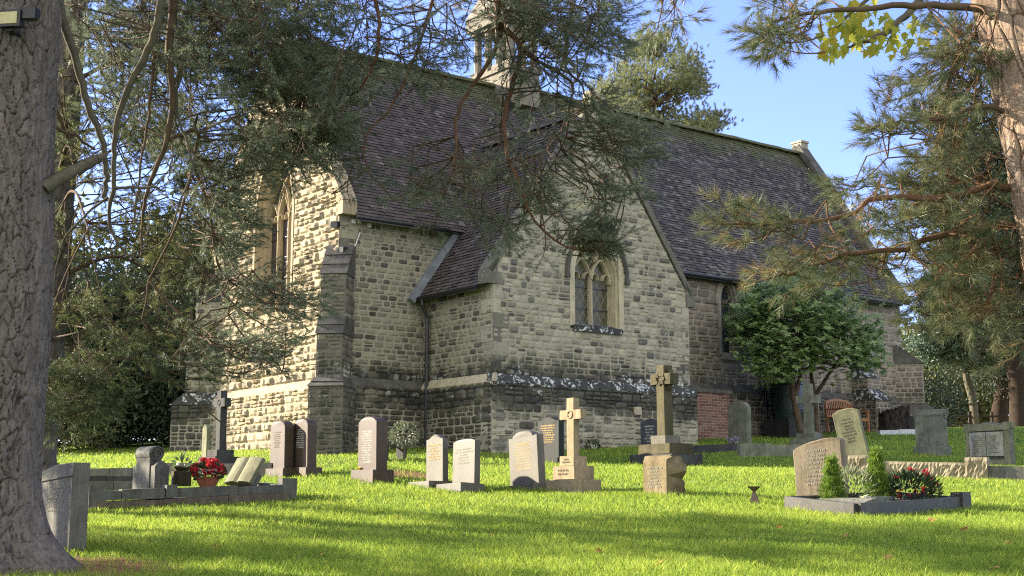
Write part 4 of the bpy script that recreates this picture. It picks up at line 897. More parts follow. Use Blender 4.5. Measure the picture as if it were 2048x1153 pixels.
# kerbs: stones round a grave
def kerbset(label, Pc, L, Wd_, h, th, mat, posts=(), fill=None, yaw=None, cat='grave kerb', plinth=0, rough=0, sides='EWNS'):
    # Pc: nearest corner (foot end, right hand side); local x runs to the right (towards the side wall), y away from the foot
    yaw = YAW if yaw is None else yaw; e = empty('grave_kerb', tuple(Pc), yaw); tag(e, label, cat)
    cs, sn = math.cos(yaw), math.sin(yaw)
    def gl(x, y): return float(gz(Pc[0]+x*cs-y*sn, Pc[1]+x*sn+y*cs))-Pc[2]
    def rail(p, q, hh, t_, z0, m, nm='rail'):
        p, q = np.array(p, float), np.array(q, float); d = nrm(q-p); n_ = np.array([-d[1], d[0]]); ns = max(1, int(np.linalg.norm(q-p)/.75)); mb = MB()
        for k in range(ns):
            a, b = p+(q-p)*k/ns+d*.003, p+(q-p)*(k+1)/ns-d*.003; za, zb = gl(*a), gl(*b); lv = rng.normal(0, .004)
            mb.hexa([(*(a-n_*t_/2), za-.15), (*(b-n_*t_/2), zb-.15), (*(b+n_*t_/2), zb-.15), (*(a+n_*t_/2), za-.15), (*(a-n_*(t_/2-.01)), za+z0+hh+lv), (*(b-n_*(t_/2-.01)), zb+z0+hh+lv), (*(b+n_*(t_/2-.01)), zb+z0+hh+lv), (*(a+n_*(t_/2-.01)), za+z0+hh+lv)])
        erode(mb, .004); mb.build(nm, m, e)
        if rough:                                        # rock faced outside
            r_ = MB(); f = Face((p-n_*t_/2) if True else p, d, -n_); LL = np.linalg.norm(q-p); nx = int(LL/.05); nz = 5
            U, Wz = np.meshgrid(np.linspace(0, LL, nx), np.linspace(0, 1, nz)); D = .006+.035*rng.random(U.shape); D[-1] = 0; D[0] = 0
            zz = np.interp(U, [0, LL], [gl(*p), gl(*q)])+Wz*hh*.97; V = np.stack([f.o[0]+U*d[0]-n_[0]*D, f.o[1]+U*d[1]-n_[1]*D, zz], -1); i = (np.arange(nz-1)[:, None]*nx+np.arange(nx-1)[None]).ravel()
            r_.add(V.reshape(-1, 3), np.stack([i, i+1, i+nx+1, i+nx], -1)); r_.build('rock_face', m, e)
    A, B, C, D = (0, 0), (0, L), (-Wd_, L), (-Wd_, 0)
    if plinth:
        for s_, (p, q) in zip('SWNE', ((A, B), (B, C), (C, D), (D, A))): rail(p, q, plinth, th*1.5, 0, G['kerb'], 'plinth')
    for s_, (p, q) in zip('SWNE', ((A, B), (B, C), (C, D), (D, A))):
        if s_ in sides: rail(p, q, h, th, plinth, mat)
    for (x, y, w, hh) in posts: b = MB(); b.box((x, y, gl(x, y)+(plinth+hh)/2-.05), (w, w, plinth+hh+.1), 0, 0, .97); erode(b, .006); b.build('post', mat, e)
    if fill: b = MB(); b.add([(-th/2, th/2, gl(0, 0)+plinth+h*.55), (-Wd_+th/2, th/2, gl(-Wd_, 0)+plinth+h*.55), (-Wd_+th/2, L-th/2, gl(-Wd_, L)+plinth+h*.55), (-th/2, L-th/2, gl(0, L)+plinth+h*.55)], [[0, 1, 2, 3]]); b.build('infill', fill, e)
    return e
kerbset('dark speckled granite kerb round a planted grave with a sloping tablet at its foot', gp(1715, 1033), 2.05, 1.05, .155, .13, G['kerbd'], fill=G['soil'], posts=((0, 2.05, .18, .21),))
PK = gp(1715, 1033)
e = empty('grave_tablet', tuple(PK), YAW); tag(e, 'flat chip covered tablet sloping at the foot of the planted grave', 'grave tablet')
mb = MB(); mb.hexa([(-.97, .07, .02), (-.08, .07, .02), (-.08, .47, .05), (-.97, .47, .05), (-.97, .07, .12), (-.08, .07, .12), (-.08, .47, .215), (-.97, .47, .215)]); erode(mb, .008); mb.build('slab', G['chips'], e)
kerbset('tan rock faced kerb lit by the sun running along the right, with square blocks', gp(1722, 962), .9, .01, .24, .2, G['sand'], sides='S') if False else None
def rockkerb():
    # runs from a square block towards the right-hand edge, across the slope
    A = gp(1722, 952); e = empty('grave_kerb', tuple(A), 0); tag(e, 'tan rock faced kerb lit by the sun with square corner blocks', 'grave kerb')
    dr = np.array([math.sin(R(118)), math.cos(R(118)), 0]); sol = lambda px: (lambda r: -(r[1]*A[0]-r[0]*A[1])/(r[1]*dr[0]-r[0]*dr[1]))(ray(px, 950))
    def along(px): p = A+dr*sol(px); p[2] = float(gz(p[0], p[1])); return p
    pts = [A, along(1955), along(2090)]
    def seg(p, q, h, t_, m, rough, nm):
        p, q = p-A, q-A; d = nrm((q-p)[:2]); n_ = np.array([d[1], -d[0]]); L = np.linalg.norm((q-p)[:2]); mb = MB()
        nx, nz = max(4, int(L/.028)), 9; U, Wz = np.meshgrid(np.linspace(0, L, nx), np.linspace(0, 1, nz)); D = rough*(.55*rng.random(U.shape)+.6*vnoise(U*11+p[0]*7, Wz*h*14, 5)) if rough else U*0; D[-1] = 0
        zz = np.interp(U, [0, L], [p[2], q[2]])-.08+Wz*(h+.08); V = np.stack([p[0]+U*d[0]+n_[0]*(t_/2+D), p[1]+U*d[1]+n_[1]*(t_/2+D), zz], -1); i = (np.arange(nz-1)[:, None]*nx+np.arange(nx-1)[None]).ravel(); mb.add(V.reshape(-1, 3), np.stack([i, i+1, i+nx+1, i+nx], -1))
        c = [np.array([*(p[:2]+n_*t_/2), p[2]]), np.array([*(q[:2]+n_*t_/2), q[2]]), np.array([*(q[:2]-n_*t_/2), q[2]]), np.array([*(p[:2]-n_*t_/2), p[2]])]; up = np.array([0, 0, h]); dn = np.array([0, 0, -.08])
        mb.add([c[0]+up, c[1]+up, c[2]+up, c[3]+up], [[0, 1, 2, 3]]); mb.add([c[1]+dn, c[2]+dn, c[2]+up, c[1]+up], [[0, 1, 2, 3]]); mb.add([c[3]+dn, c[2]+dn, c[2]+up, c[3]+up], [[0, 1, 2, 3]]); mb.add([c[0]+dn, c[3]+dn, c[3]+up, c[0]+up], [[0, 1, 2, 3]]); mb.build(nm, m, e)
    seg(pts[0], pts[1], .25, .2, G['buff'], .035, 'rail'); seg(pts[1], pts[2], .21, .2, G['kerb'], 0, 'rail')
    for px, s_ in ((1722, .30), (1956, .28)):
        B = along(px); d = dr*.17; seg(B-d, B+d, .34, s_, G['buff'], .035, 'post')
rockkerb()
def lowwall(label, x0, x1, y0, y1, h, t_, mat, cat='grave kerb', name='grave_kerb'):
    p, q = gp(x0, y0), gp(x1, y1); e = empty(name, tuple(p), 0); tag(e, label, cat); d = nrm((q-p)[:2]); n_ = np.array([d[1], -d[0]]); L = np.linalg.norm((q-p)[:2]); ns = max(2, int(L/.7)); mb = MB()
    for k in range(ns):
        a, b = p[:2]+(q-p)[:2]*k/ns+d*.004-p[:2], p[:2]+(q-p)[:2]*(k+1)/ns-d*.004-p[:2]; za, zb = float(gz(*(a+p[:2])))-p[2], float(gz(*(b+p[:2])))-p[2]; r_ = rng.normal(0, .008)
        mb.hexa([(*(a+n_*t_/2), za-.12), (*(b+n_*t_/2), zb-.12), (*(b-n_*t_/2), zb-.12), (*(a-n_*t_/2), za-.12), (*(a+n_*(t_/2-.015)), za+h+r_), (*(b+n_*(t_/2-.015)), zb+h+r_), (*(b-n_*(t_/2-.015)), zb+h+r_), (*(a-n_*(t_/2-.015)), za+h+r_)])
    erode(mb, .008); mb.build('rail', mat, e); return e, p, q
lowwall('long grey lichened kerb stone behind the tan sandstone headstone', 1477, 1600, 912, 911, .24, .2, G['lich'])
lowwall('low dark kerb beside the mossy wheel cross', 1372, 1470, 908, 902, .16, .18, G['dark'])
lowwall('white marble kerb stones in the shaded grass by the tree stump', 1758, 1836, 869, 868, .12, .14, plain('white marble', (.40, .42, .43), .6))
lowwall('dark kerb running from the sooty cross towards the red granite twins', 328, 548, 952, 953, .22, .16, G['dark'])
kerbset('grey kerb on a stone plinth in front of the scroll topped headstone', gp(300, 1024)+np.array([0, 0, 0]), .55, .95, .20, .13, G['kerb'], plinth=.20, posts=((.0, .55, .2, .42),), sides='SWNE') if False else None
def leftkerb():
    e, p, q = lowwall('low grey kerb on a brown plinth carrying the flower bowl and the stone book', 190, 574, 1018, 1000, .10, .24, dressed('brown plinth stone', (.10, .075, .055), (.15, .12, .09), (.2, .165, .13), .3, (.06, .06, .04)))
    d = nrm((q-p)[:2]); n_ = np.array([d[1], -d[0]]); L = np.linalg.norm((q-p)[:2]); mb = MB(); ns = 5; cuts = [0, .12, .34, .40, .72, 1]
    for k in range(5):
        a, b = d*L*cuts[k]+d*.004, d*L*cuts[k+1]-d*.004; za, zb = float(gz(*(a+p[:2])))-p[2], float(gz(*(b+p[:2])))-p[2]; t_ = .20 if k != 2 else .27; h = (.215, .225, .27, .215, .20)[k]+rng.normal(0, .008)
        mb.hexa([(*(a+n_*t_/2), za+.102), (*(b+n_*t_/2), zb+.102), (*(b-n_*t_/2), zb+.102), (*(a-n_*t_/2), za+.102), (*(a+n_*(t_/2-.01)), za+h), (*(b+n_*(t_/2-.01)), zb+h), (*(b-n_*(t_/2-.01)), zb+h), (*(a-n_*(t_/2-.01)), za+h)])
    erode(mb, .006); mb.build('coping', G['kerb'], e)
    for s_ in (0.0, 1.0): b = MB(); a = d*L*s_; b.box((*a, float(gz(*(a+p[:2])))-p[2]+.12), (.2, .2, .33), math.atan2(d[1], d[0])); b.build('post', G['kerb'], e)
    r = MB()                                           # the far side and end of the plot
    for s_ in (0.02, .98):
        a = d*L*s_; b2 = a-n_*1.0; za, zb = float(gz(*(a+p[:2])))-p[2], float(gz(*(b2+p[:2])))-p[2]; r.hexa([(*(a-d*.07), za-.1), (*(a+d*.07), za-.1), (*(b2+d*.07), zb-.1), (*(b2-d*.07), zb-.1), (*(a-d*.07), za+.2), (*(a+d*.07), za+.2), (*(b2+d*.07), zb+.16), (*(b2-d*.07), zb+.16)])
    r.build('end_rail', G['kerb'], e)
    b = MB(); a, c = d*.1-n_*.1, d*(L-.1)-n_*.1; b.add([(*a, .12), (*c, .15), (*(c-n_*.85), .19), (*(a-n_*.85), .16)], [[0, 1, 2, 3]]); b.build('infill', G['chips'], e)
leftkerb()
lowwall('upper grey kerb of the plot behind the broken topped headstone', 160, 296, 985, 983, .16, .16, G['kerb'])
lowwall('dark middle kerb of the plot behind the broken topped headstone', 150, 275, 974, 972, .16, .14, G['dark'])
lowwall('farthest pale kerb of the plot near the dark yews', 176, 264, 958, 957, .18, .16, G['pale'])
# carved open book leaning on the kerb
def stonebook():
    P = gp(474, 994); P[2] += .19; e = empty('stone_book', tuple(P), R(-40), 0, R(-33)); tag(e, 'carved open stone book propped up beside the bowl of red flowers', 'memorial book')
    for sd in (-1, 1):
        b = MB(); xs = np.linspace(.004, .27, 6)*sd; V = [(x, -.02-.025*math.sin(math.pi*min(1, abs(x)/.27)**.6), z) for z in (0, .40) for x in xs]; i = np.arange(5); b.add(V, np.stack([i, i+1, i+7, i+6], -1)); x0, x1 = sorted((xs[0], xs[-1])); b.hexa([(x0, -.02, -.004), (x1, -.02, -.004), (x1, .05, -.004), (x0, .05, -.004), (x0, -.02, .404), (x1, -.02, .404), (x1, .05, .404), (x0, .05, .404)]); b.build('page', G['olive'], e)
    b = MB(); b.box((0, .11, .10), (.4, .12, .24)); b.build('rest', G['kerb'], e)
stonebook()
# ---- leaves
def leaves(mb, P, D, L, W, tint=0, fold=.25, m=0, up=None):
    P, D = np.atleast_2d(P), nrm(np.atleast_2d(D)); n = len(P); L = np.broadcast_to(L, (n,)); W = np.broadcast_to(W, (n,))
    rnd = nrm(rng.normal(size=(n, 3))+(0 if up is None else np.asarray(up))); S = nrm(np.cross(D, rnd)); U = np.cross(S, D)
    b = P; t = P+D*L[:, None]; mid = P+D*L[:, None]*.45
    l = mid+S*W[:, None]/2+U*W[:, None]*fold; r = mid-S*W[:, None]/2+U*W[:, None]*fold
    V = np.stack([b, l, t, r], 1); i = np.arange(n)[:, None]*4; F = np.concatenate([i+[0, 3, 2], i+[0, 2, 1]]); mb.add(V.reshape(-1, 3), F, m, np.repeat(np.broadcast_to(tint, (n,)), 4))
def blobpts(n, c, r, shell=.5):
    d = nrm(rng.normal(size=(n, 3))); q = (shell+(1-shell)*rng.random(n))**.5; return np.array(c)+d*np.array(r)*q[:, None], d
def flowers(mb, P, r, m, n=7, up=(0, 0, 1)):
    for p in P:
        ax = nrm(nrm(rng.normal(size=3))+np.array(up)*1.2); s = nrm(np.cross(ax, rng.normal(size=3))); u = np.cross(ax, s); a = np.linspace(0, 2*math.pi, n, endpoint=False)
        D = np.cos(a)[:, None]*s+np.sin(a)[:, None]*u+ax*.5; leaves(mb, np.repeat([p], n, 0), D, r, r*.8, rng.random(), .1, m)
# bowl of red begonias
P = gp(414, 1000)+np.array([0, 0, .17]); e = empty('flower_bowl', tuple(P)); tag(e, 'terracotta bowl overflowing with red flowers on the grey kerb', 'flower bowl')
b = MB(); th = np.linspace(0, 2*math.pi, 21)[:-1]; pr = [(.10, 0), (.155, .10), (.175, .13), (.165, .13), (.14, .09)]; V = [(r*math.cos(t), r*math.sin(t), z) for r, z in pr for t in th]; i = np.arange(20)
b.add(V, np.concatenate([np.stack([k*20+i, k*20+(i+1) % 20, (k+1)*20+(i+1) % 20, (k+1)*20+i], -1) for k in range(4)])); b.build('bowl', G['terra'], e)
b = MB(); p_, d_ = blobpts(260, (0, 0, .20), (.21, .21, .12)); leaves(b, p_, d_+[0, 0, .2], .06, .05, rng.random(260)); b.build('leaves', M['dleaf'], e, tint=True)
b = MB(); p_, d_ = blobpts(75, (0, 0, .23), (.22, .22, .14), .8); p_ = p_[p_[:, 2] > .13]; flowers(b, p_, .045, 0); b.build('petals', M['red'], e, tint=True)
# urn with a sprig
P = gp(361, 996)+np.array([0, 0, .16]); e = empty('stone_urn', tuple(P)); tag(e, 'mossy square stone vase with a green sprig on the grey kerb', 'grave vase')
b = MB(); b.box((0, 0, .10), (.24, .2, .2), .4); b.box((0, 0, .235), (.16, .14, .06), .4, 0, 1.5); b.build('vase', G['mossy'], e)
b = MB(); p_, d_ = blobpts(50, (0, 0, .30), (.12, .1, .07)); leaves(b, p_, d_+[0, 0, .1], .07, .035, rng.random(50)); leaves(b, [(0, 0, .3)]*5, rng.normal(0, .15, (5, 3))+[0, 0, 1], .2, .03, .9); b.build('leaves', M['laurel'], e, tint=True)
# cut flowers by the red stone
P = gp(728, 960); e = empty('cut_flowers', tuple(P)); tag(e, 'small bunch of yellow and white flowers at the foot of the tall red stone', 'flowers')
b = MB(); leaves(b, np.zeros((26, 3)), rng.normal(0, .5, (26, 3))+[0, 0, 1], .16, .018, rng.random(26)); b.build('stems', M['dleaf'], e, tint=True)
b = MB(); flowers(b, np.array([(-.06, -.03, .13), (-.09, -.02, .17), (-.05, .03, .19), (-.03, -.04, .16), (-.08, -.05, .11)]), .055, 0); b.build('yellow_petals', M['yellowp'], e, tint=True)
b = MB(); flowers(b, np.array([(.06, 0, .17), (.10, .02, .14), (.08, -.04, .21), (.12, -.02, .10), (-.02, -.07, .04), (.03, -.03, .12)]), .045, 0); b.build('white_petals', M['whitep'], e, tint=True)
P = gp(1466, 892); e = empty('cut_flowers', tuple(P)); tag(e, 'faded lilac flowers beside the lichened stone by the boiler house', 'flowers')
b = MB(); p_, d_ = blobpts(22, (0, 0, .13), (.15, .15, .08)); flowers(b, p_, .06, 0); b.build('petals', M['lilac'], e, tint=True); b = MB(); leaves(b, np.zeros((20, 3)), rng.normal(0, .7, (20, 3))+[0, 0, .8], .16, .03, rng.random(20)); b.build('stems', M['dleaf'], e, tint=True)
# dwarf conifers
def PKL(x, y):
    p = PK[:2]+x*np.array([math.cos(YAW), math.sin(YAW)])+y*np.array([-math.sin(YAW), math.cos(YAW)]); return np.array([*p, float(gz(*p))])
def dwarf(label, P, yb, yt, wpx, lift=.1):
    k = mpp(P); h = (yb-yt)*k; r0 = wpx*k/2; e = empty('dwarf_conifer', tuple(P+[0, 0, 0])); tag(e, label, 'dwarf conifer', 'lime green dwarf conifers')
    b = MB(); b.tube([(0, 0, -.05), (0, 0, h*.9)], [.015, .004], 6); b.build('stem', M['branch'], e)
    f = MB(); n = 420; z = h*rng.random(n)**1.25; rr = r0*np.clip(1.05-(z/h), .02, 1)**.8*np.clip(.55+z/h*3, 0, 1)*rng.uniform(.55, 1.08, n); a = rng.uniform(0, 2*np.pi, n); B = np.stack([rr*np.cos(a)*.78, rr*np.sin(a)*.78, z-.02], -1); D = nrm(np.stack([np.cos(a)*.8, np.sin(a)*.8, .9+0*a], -1)+rng.normal(0, .2, (n, 3)))
    tn = np.clip(z/h*.5+rng.random(n)*.5, 0, 1)
    for q in range(7): o = rng.normal(0, .018, (n, 3)); leaves(f, B+o, D+rng.normal(0, .3, (n, 3)), .075*rng.uniform(.7, 1.3, n), .014, tn, .2)
    leaves(f, [(0, 0, h*.86)]*12, rng.normal(0, .15, (12, 3))+[0, 0, 1], .11, .015, .9); f.build('foliage', M['conif'], e, tint=True)
dwarf('lime green dwarf conifer in front of the tan sandstone headstone', PKL(-.84, .60), 1006, 906, 62); dwarf('taller yellow tipped dwarf conifer beside the red flowers', PKL(-.66, 1.25), 1000, 882, 60)
P = PKL(-.66, 1.25); e = empty('plant_tray', (P[0], P[1], P[2])); tag(e, 'pale grey oval tray under the taller dwarf conifer', 'plant tray')
b = MB(); th = np.linspace(0, 2*math.pi, 21)[:-1]; V = [(r*math.cos(t)*1.3, r*math.sin(t), z) for r, z in ((.13, .0), (.16, .15), (.15, .15), (.12, .11)) for t in th]; i = np.arange(20); b.add(V, np.concatenate([np.stack([k*20+i, k*20+(i+1) % 20, (k+1)*20+(i+1) % 20, (k+1)*20+i], -1) for k in range(3)])); b.build('tray', plain('grey plastic', (.2, .22, .25), .5), e)
P = PKL(-.76, .95); e = empty('variegated_plant', tuple(P)); tag(e, 'cream edged bushy plant between the two dwarf conifers', 'shrub')
b = MB(); p_, d_ = blobpts(420, (0, .1, .24), (.28, .25, .24), .3); leaves(b, p_, d_+[0, 0, .6], .10, .022, rng.random(420)); b.build('leaves', M['varieg'], e, tint=True)
P = PKL(-.42, 1.60); e = empty('bedding_plants', tuple(P)); tag(e, 'bushy bedding plants with red flowers inside the dark granite kerb', 'flowers')
b = MB(); p_, d_ = blobpts(700, (0, .05, .22), (.36, .30, .22), .3); leaves(b, p_, d_+[0, 0, .5], .09, .035, rng.random(700)); b.build('leaves', M['dleaf'], e, tint=True)
b = MB(); p_, d_ = blobpts(44, (0, .05, .27), (.36, .30, .22), .8); p_ = p_[p_[:, 2] > .12]; flowers(b, p_, .042, 0, 5); flowers(b, np.array([(.22, 0, .42), (.26, -.02, .36), (.20, .02, .46)]), .06, 0, 6); b.build('petals', M['red'], e, tint=True)
P = gp(1186, 899); e = empty('weed_clump', tuple(P)); tag(e, 'dark leafy weed growing at the foot of the wing gable wall', 'weed')
b = MB(); p_, d_ = blobpts(90, (0, 0, .08), (.17, .14, .10), .3); leaves(b, p_, d_+[0, 0, .5], .09, .04, rng.random(90)); b.build('leaves', M['dleaf'], e, tint=True)
# clipped standard bush and stone shelf by the wall
P = gp(808, 921); e = empty('standard_bush', tuple(P)); tag(e, 'small pale leaved bush on a bare stem against the dark wall', 'bush')
b = MB(); b.tube([(0, 0, -.05), (.01, 0, .28), (0, 0, .5)], [.03, .025, .02], 7); b.build('stem', M['branch_g'], e)
b = MB(); p_, d_ = blobpts(420, (0, 0, .52), (.29, .29, .24), .35); leaves(b, p_, d_+[0, 0, .1], .075, .045, rng.random(420)); b.build('foliage', leafm('pale sage leaves', [(0, (.07, .09, .05)), (.6, (.15, .17, .10)), (1, (.27, .28, .18))], .25), e, tint=True)
P = gp(790, 919); e = empty('stone_shelf', tuple(P), YAW+R(90)); tag(e, 'low dark stone table beside the pale leaved bush', 'stone table')
b = MB(); b.box((0, .1, .30), (.62, .34, .05)); b.build('top', G['kerb'], e)
for sd in (-1, 1): b = MB(); b.box((sd*.22, .1, .10), (.09, .26, .36)); b.build('leg', G['dark'], e)
# spike vase in the lawn
P = gp(1509, 1008); k = mpp(P); e = empty('spike_vase', (P[0], P[1], P[2])); tag(e, 'rusty hourglass metal dish standing alone in the lawn', 'grave vase')
b = MB(); th = np.linspace(0, 2*math.pi, 4, endpoint=False)+.5; H = 35*k; pr = [(.095, -.03), (.085, .02), (.03, H*.62), (.026, H*.72), (.10, H*.96), (.105, H), (.085, H*.98)]
V = [(r*math.cos(t), r*math.sin(t), z) for r, z in pr for t in th]; i = np.arange(4); b.add(V, np.concatenate([np.stack([q*4+i, q*4+(i+1) % 4, (q+1)*4+(i+1) % 4, (q+1)*4+i], -1) for q in range(len(pr)-1)])); b.build('body', G['rust'], e)
# water butt on a block stand
P = gp(1520, 862); e = empty('water_butt', (*(T0[:2]+Wd[:2]*12.0+Nd[:2]*1.95), 0)); e.location.z = float(gz(e.location.x, e.location.y)); tag(e, 'dark green ribbed water butt on a low stand against the nave wall', 'water butt')
b = MB(); th = np.linspace(0, 2*math.pi, 33)[:-1]; pr = [(.40, .48), (.44, .75), (.46, .76), (.46, .80), (.45, .81), (.47, 1.1), (.49, 1.11), (.49, 1.15), (.475, 1.16), (.47, 1.45), (.50, 1.47), (.50, 1.53), (.3, 1.57), (.0, 1.58)]
V = [(r*math.cos(t), r*math.sin(t), z) for r, z in pr for t in th]; i = np.arange(32); b.add(V, np.concatenate([np.stack([q*32+i, q*32+(i+1) % 32, (q+1)*32+(i+1) % 32, (q+1)*32+i], -1) for q in range(len(pr)-1)])); b.build('barrel', plain('dark green plastic', (.012, .03, .024), .4, .5, 6, .4), e, smooth=False)
b = MB(); b.box((0, 0, .2), (1.0, .95, .56), R(90)-TH); b.build('stand', G['dark'], e); b = MB(); b.tube([(.1, -.42, .62), (.1, -.50, .62), (.1, -.50, .57)], .02, 6); b.build('tap', M['iron'], e)
# bench
def bench():
    P = T0[:2]+Wd[:2]*14.72+Nd[:2]*1.95; z = float(gz(*P)); e = empty('garden_bench', (*P, z), R(90)-TH+R(8)); tag(e, 'orange brown wooden bench with a curved slatted back against the church', 'bench')
    m = plain('orange teak', (.31, .15, .065), .6, .25, 14, .5); w = 1.5
    for sd in (-1, 1):
        b = MB(); b.box((sd*(w/2-.03), -.25, .32), (.06, .06, .66)); b.build('leg', m, e)
        b = MB(); b.hexa([(sd*(w/2-.03)-.03, .22, 0), (sd*(w/2-.03)+.03, .22, 0), (sd*(w/2-.03)+.03, .28, 0), (sd*(w/2-.03)-.03, .28, 0), (sd*(w/2-.03)-.03, .30, .84), (sd*(w/2-.03)+.03, .30, .84), (sd*(w/2-.03)+.03, .36, .84), (sd*(w/2-.03)-.03, .36, .84)]); b.build('leg', m, e)
        b = MB(); b.box((sd*(w/2-.03), 0, .665), (.075, .60, .04)); b.build('armrest', m, e)
    b = MB()
    for k in range(6): b.box((0, -.24+k*.092, .43), (w-.1, .075, .025))
    b.box((0, -.25, .38), (w-.12, .03, .07)); b.build('seat', m, e)
    b = MB(); n = 14
    for k in range(n): x = -w/2+.1+(w-.2)*k/(n-1); zt = .82+.12*(1-(2*x/w)**2); b.hexa([(x-.022, .25, .48), (x+.022, .25, .48), (x+.022, .27, .48), (x-.022, .27, .48), (x-.022, .31, zt), (x+.022, .31, zt), (x+.022, .33, zt), (x-.022, .33, zt)])
    xs = np.linspace(-w/2+.03, w/2-.03, 13)
    for p, q in zip(xs[:-1], xs[1:]): za, zb = .82+.12*(1-(2*p/w)**2), .82+.12*(1-(2*q/w)**2); b.hexa([(p, .295, za), (q, .295, zb), (q, .345, zb), (p, .345, za), (p, .30, za+.08), (q, .30, zb+.08), (q, .35, zb+.08), (p, .35, za+.08)])
    b.box((0, .265, .47), (w-.1, .04, .06)); b.build('backrest', m, e)
bench()
# tree stump
P = gp(1789, 864); e = empty('tree_stump', tuple(P)); tag(e, 'dark jagged rotting tree stump behind the shaded graves', 'tree stump')
b = MB(); nt, nz = 90, 12; T_, Z_ = np.meshgrid(np.linspace(0, 2*np.pi, nt, endpoint=False), np.linspace(0, 1, nz)); rr = .44*(1+.22*(1-Z_)**3)+.05*vnoise(T_*7, Z_*1.5, 2)+.02*rng.random(T_.shape); top = .72+.12*np.sin(T_+2)+.10*vnoise(T_*9, T_*0, 5); zz = Z_*top-.1
V = np.stack([rr*np.cos(T_), rr*np.sin(T_), zz], -1).reshape(-1, 3); i = np.arange(nz-1)[:, None]*nt; j = np.arange(nt)[None]; b.add(V, np.stack([i+j, i+(j+1) % nt, i+nt+(j+1) % nt, i+nt+j], -1).reshape(-1, 4), 0, rng.random(nt*nz)); b.add(V[-nt:]*np.array([1, 1, .9]), [list(range(nt))]); b.build('stump', barkm('dark rotting bark', (.025, .02, .018), (.06, .05, .042), (.008, .007, .006)), e, tint=True)
# fence beyond the graves: posts and rails
p0, p1 = gp(1850, 852), gp(2120, 850); e = empty('field_fence', tuple(p0)); tag(e, 'dark wooden post and rail fence in front of the sunlit field', 'fence'); mf = plain('dark fence timber', (.045, .035, .028), .85, .2, 20, .5); n = 7
for k in range(n): p = (p1-p0)*k/(n-1); p[2] = float(gz(p0[0]+p[0], p0[1]+p[1]))-p0[2]; b = MB(); b.box(p+[0, 0, .4], (.1, .1, 1.0)); b.build('post', mf, e)
for z in (.35, .68): b = MB(); b.tube([np.array([0, -.07, z]), (p1-p0)+np.array([0, -.07, z])], .045, 6); b.build('rail', mf, e)
# fallen leaves on the lawn
lm = leafm('fallen leaf', [(0, (.30, .13, .05)), (.5, (.42, .22, .08)), (1, (.55, .36, .08))], .3); proto = None
for px, py, s_ in ((1930, 1067, 1.3), (2018, 1093, 1.0), (1865, 1047, 1.2), (1696, 1077, 1.0), (1988, 1146, 1.2), (1485, 1084, .9), (1200, 1110, .9), (640, 1120, .9), (1320, 1135, 1.0), (980, 1075, .8), (1775, 1122, 1), (430, 1100, .9), (1560, 1060, .8), (800, 1040, .8)):
    P = gp(px, py)
    if proto is None:
        b = MB(); n = 11; a = np.linspace(-2.5, 2.5, n); r = np.where(np.arange(n) % 2 == 0, .055, .032); V = [(0, 0, .012)]+[(r_*math.sin(t), r_*math.cos(t), .012*rng.random()+.012*abs(math.sin(t))) for r_, t in zip(r, a)]; b.add(V, [[0, q, q+1] for q in range(1, n)], 0, .5); o = proto = b.build('fallen_leaf', lm, tint=True)
    else: o = proto.copy(); COL.objects.link(o)
    o.location = (P[0], P[1], P[2]+.03); o.scale = (s_,)*3; o.rotation_euler = (rng.normal(0, .35), rng.normal(0, .35), rng.uniform(0, 6)); tag(o, 'small brown autumn leaf lying on the lawn', 'fallen leaf', 'fallen leaves on the lawn')

# ================================================================== trees
def inpoly(px, py, poly):
    c = False; n = len(poly); j = n-1
    for i in range(n):
        if ((poly[i][1] > py) != (poly[j][1] > py)) and px < (poly[j][0]-poly[i][0])*(py-poly[i][1])/(poly[j][1]-poly[i][1])+poly[i][0]: c = not c
        j = i
    return c
def rpoly(poly):
    xs, ys = [p[0] for p in poly], [p[1] for p in poly]
    while True:
        a, b = rng.uniform(min(xs), max(xs)), rng.uniform(min(ys), max(ys))
        if inpoly(a, b, poly): return a, b
def smooth(P, n=6):
    P = np.asarray(P, float); Q = np.concatenate([[2*P[0]-P[1]], P, [2*P[-1]-P[-2]]]); out = []
    for i in range(1, len(Q)-2):
        t = np.linspace(0, 1, n, endpoint=False)[:, None]; a, b, c, d = Q[i-1], Q[i], Q[i+1], Q[i+2]
        out.append(.5*((2*b)+(-a+c)*t+(2*a-5*b+4*c-d)*t**2+(-a+3*b-3*c+d)*t**3))
    return np.concatenate(out+[P[-1:]])
def needles(mb, P, A, l, k, nl, nw, tint, ang=(.3, 1.0)):
    P, A = np.atleast_2d(P), nrm(np.atleast_2d(A)); n = len(P); l = np.broadcast_to(l, (n,)); tint = np.broadcast_to(tint, (n,))
    u = rng.random((n, k)); B = P[:, None]+A[:, None]*(l[:, None]*u)[..., None]
    q = rng.normal(size=(n, k, 3)); q -= (q*A[:, None]).sum(-1, keepdims=True)*A[:, None]; q = nrm(q)
    th = rng.uniform(*ang, (n, k))*(1.15-.5*u); D = A[:, None]*np.cos(th)[..., None]+q*np.sin(th)[..., None]; D[..., 2] -= .06
    L = nl*rng.uniform(.7, 1.15, (n, k)); W = nrm(np.cross(D, rng.normal(size=(n, k, 3))))*nw/2
    V = np.stack([B-W, B+W, B+D*L[..., None]], 2).reshape(-1, 3); mb.add(V, np.arange(n*k*3).reshape(-1, 3), 0, np.repeat(tint, k*3))
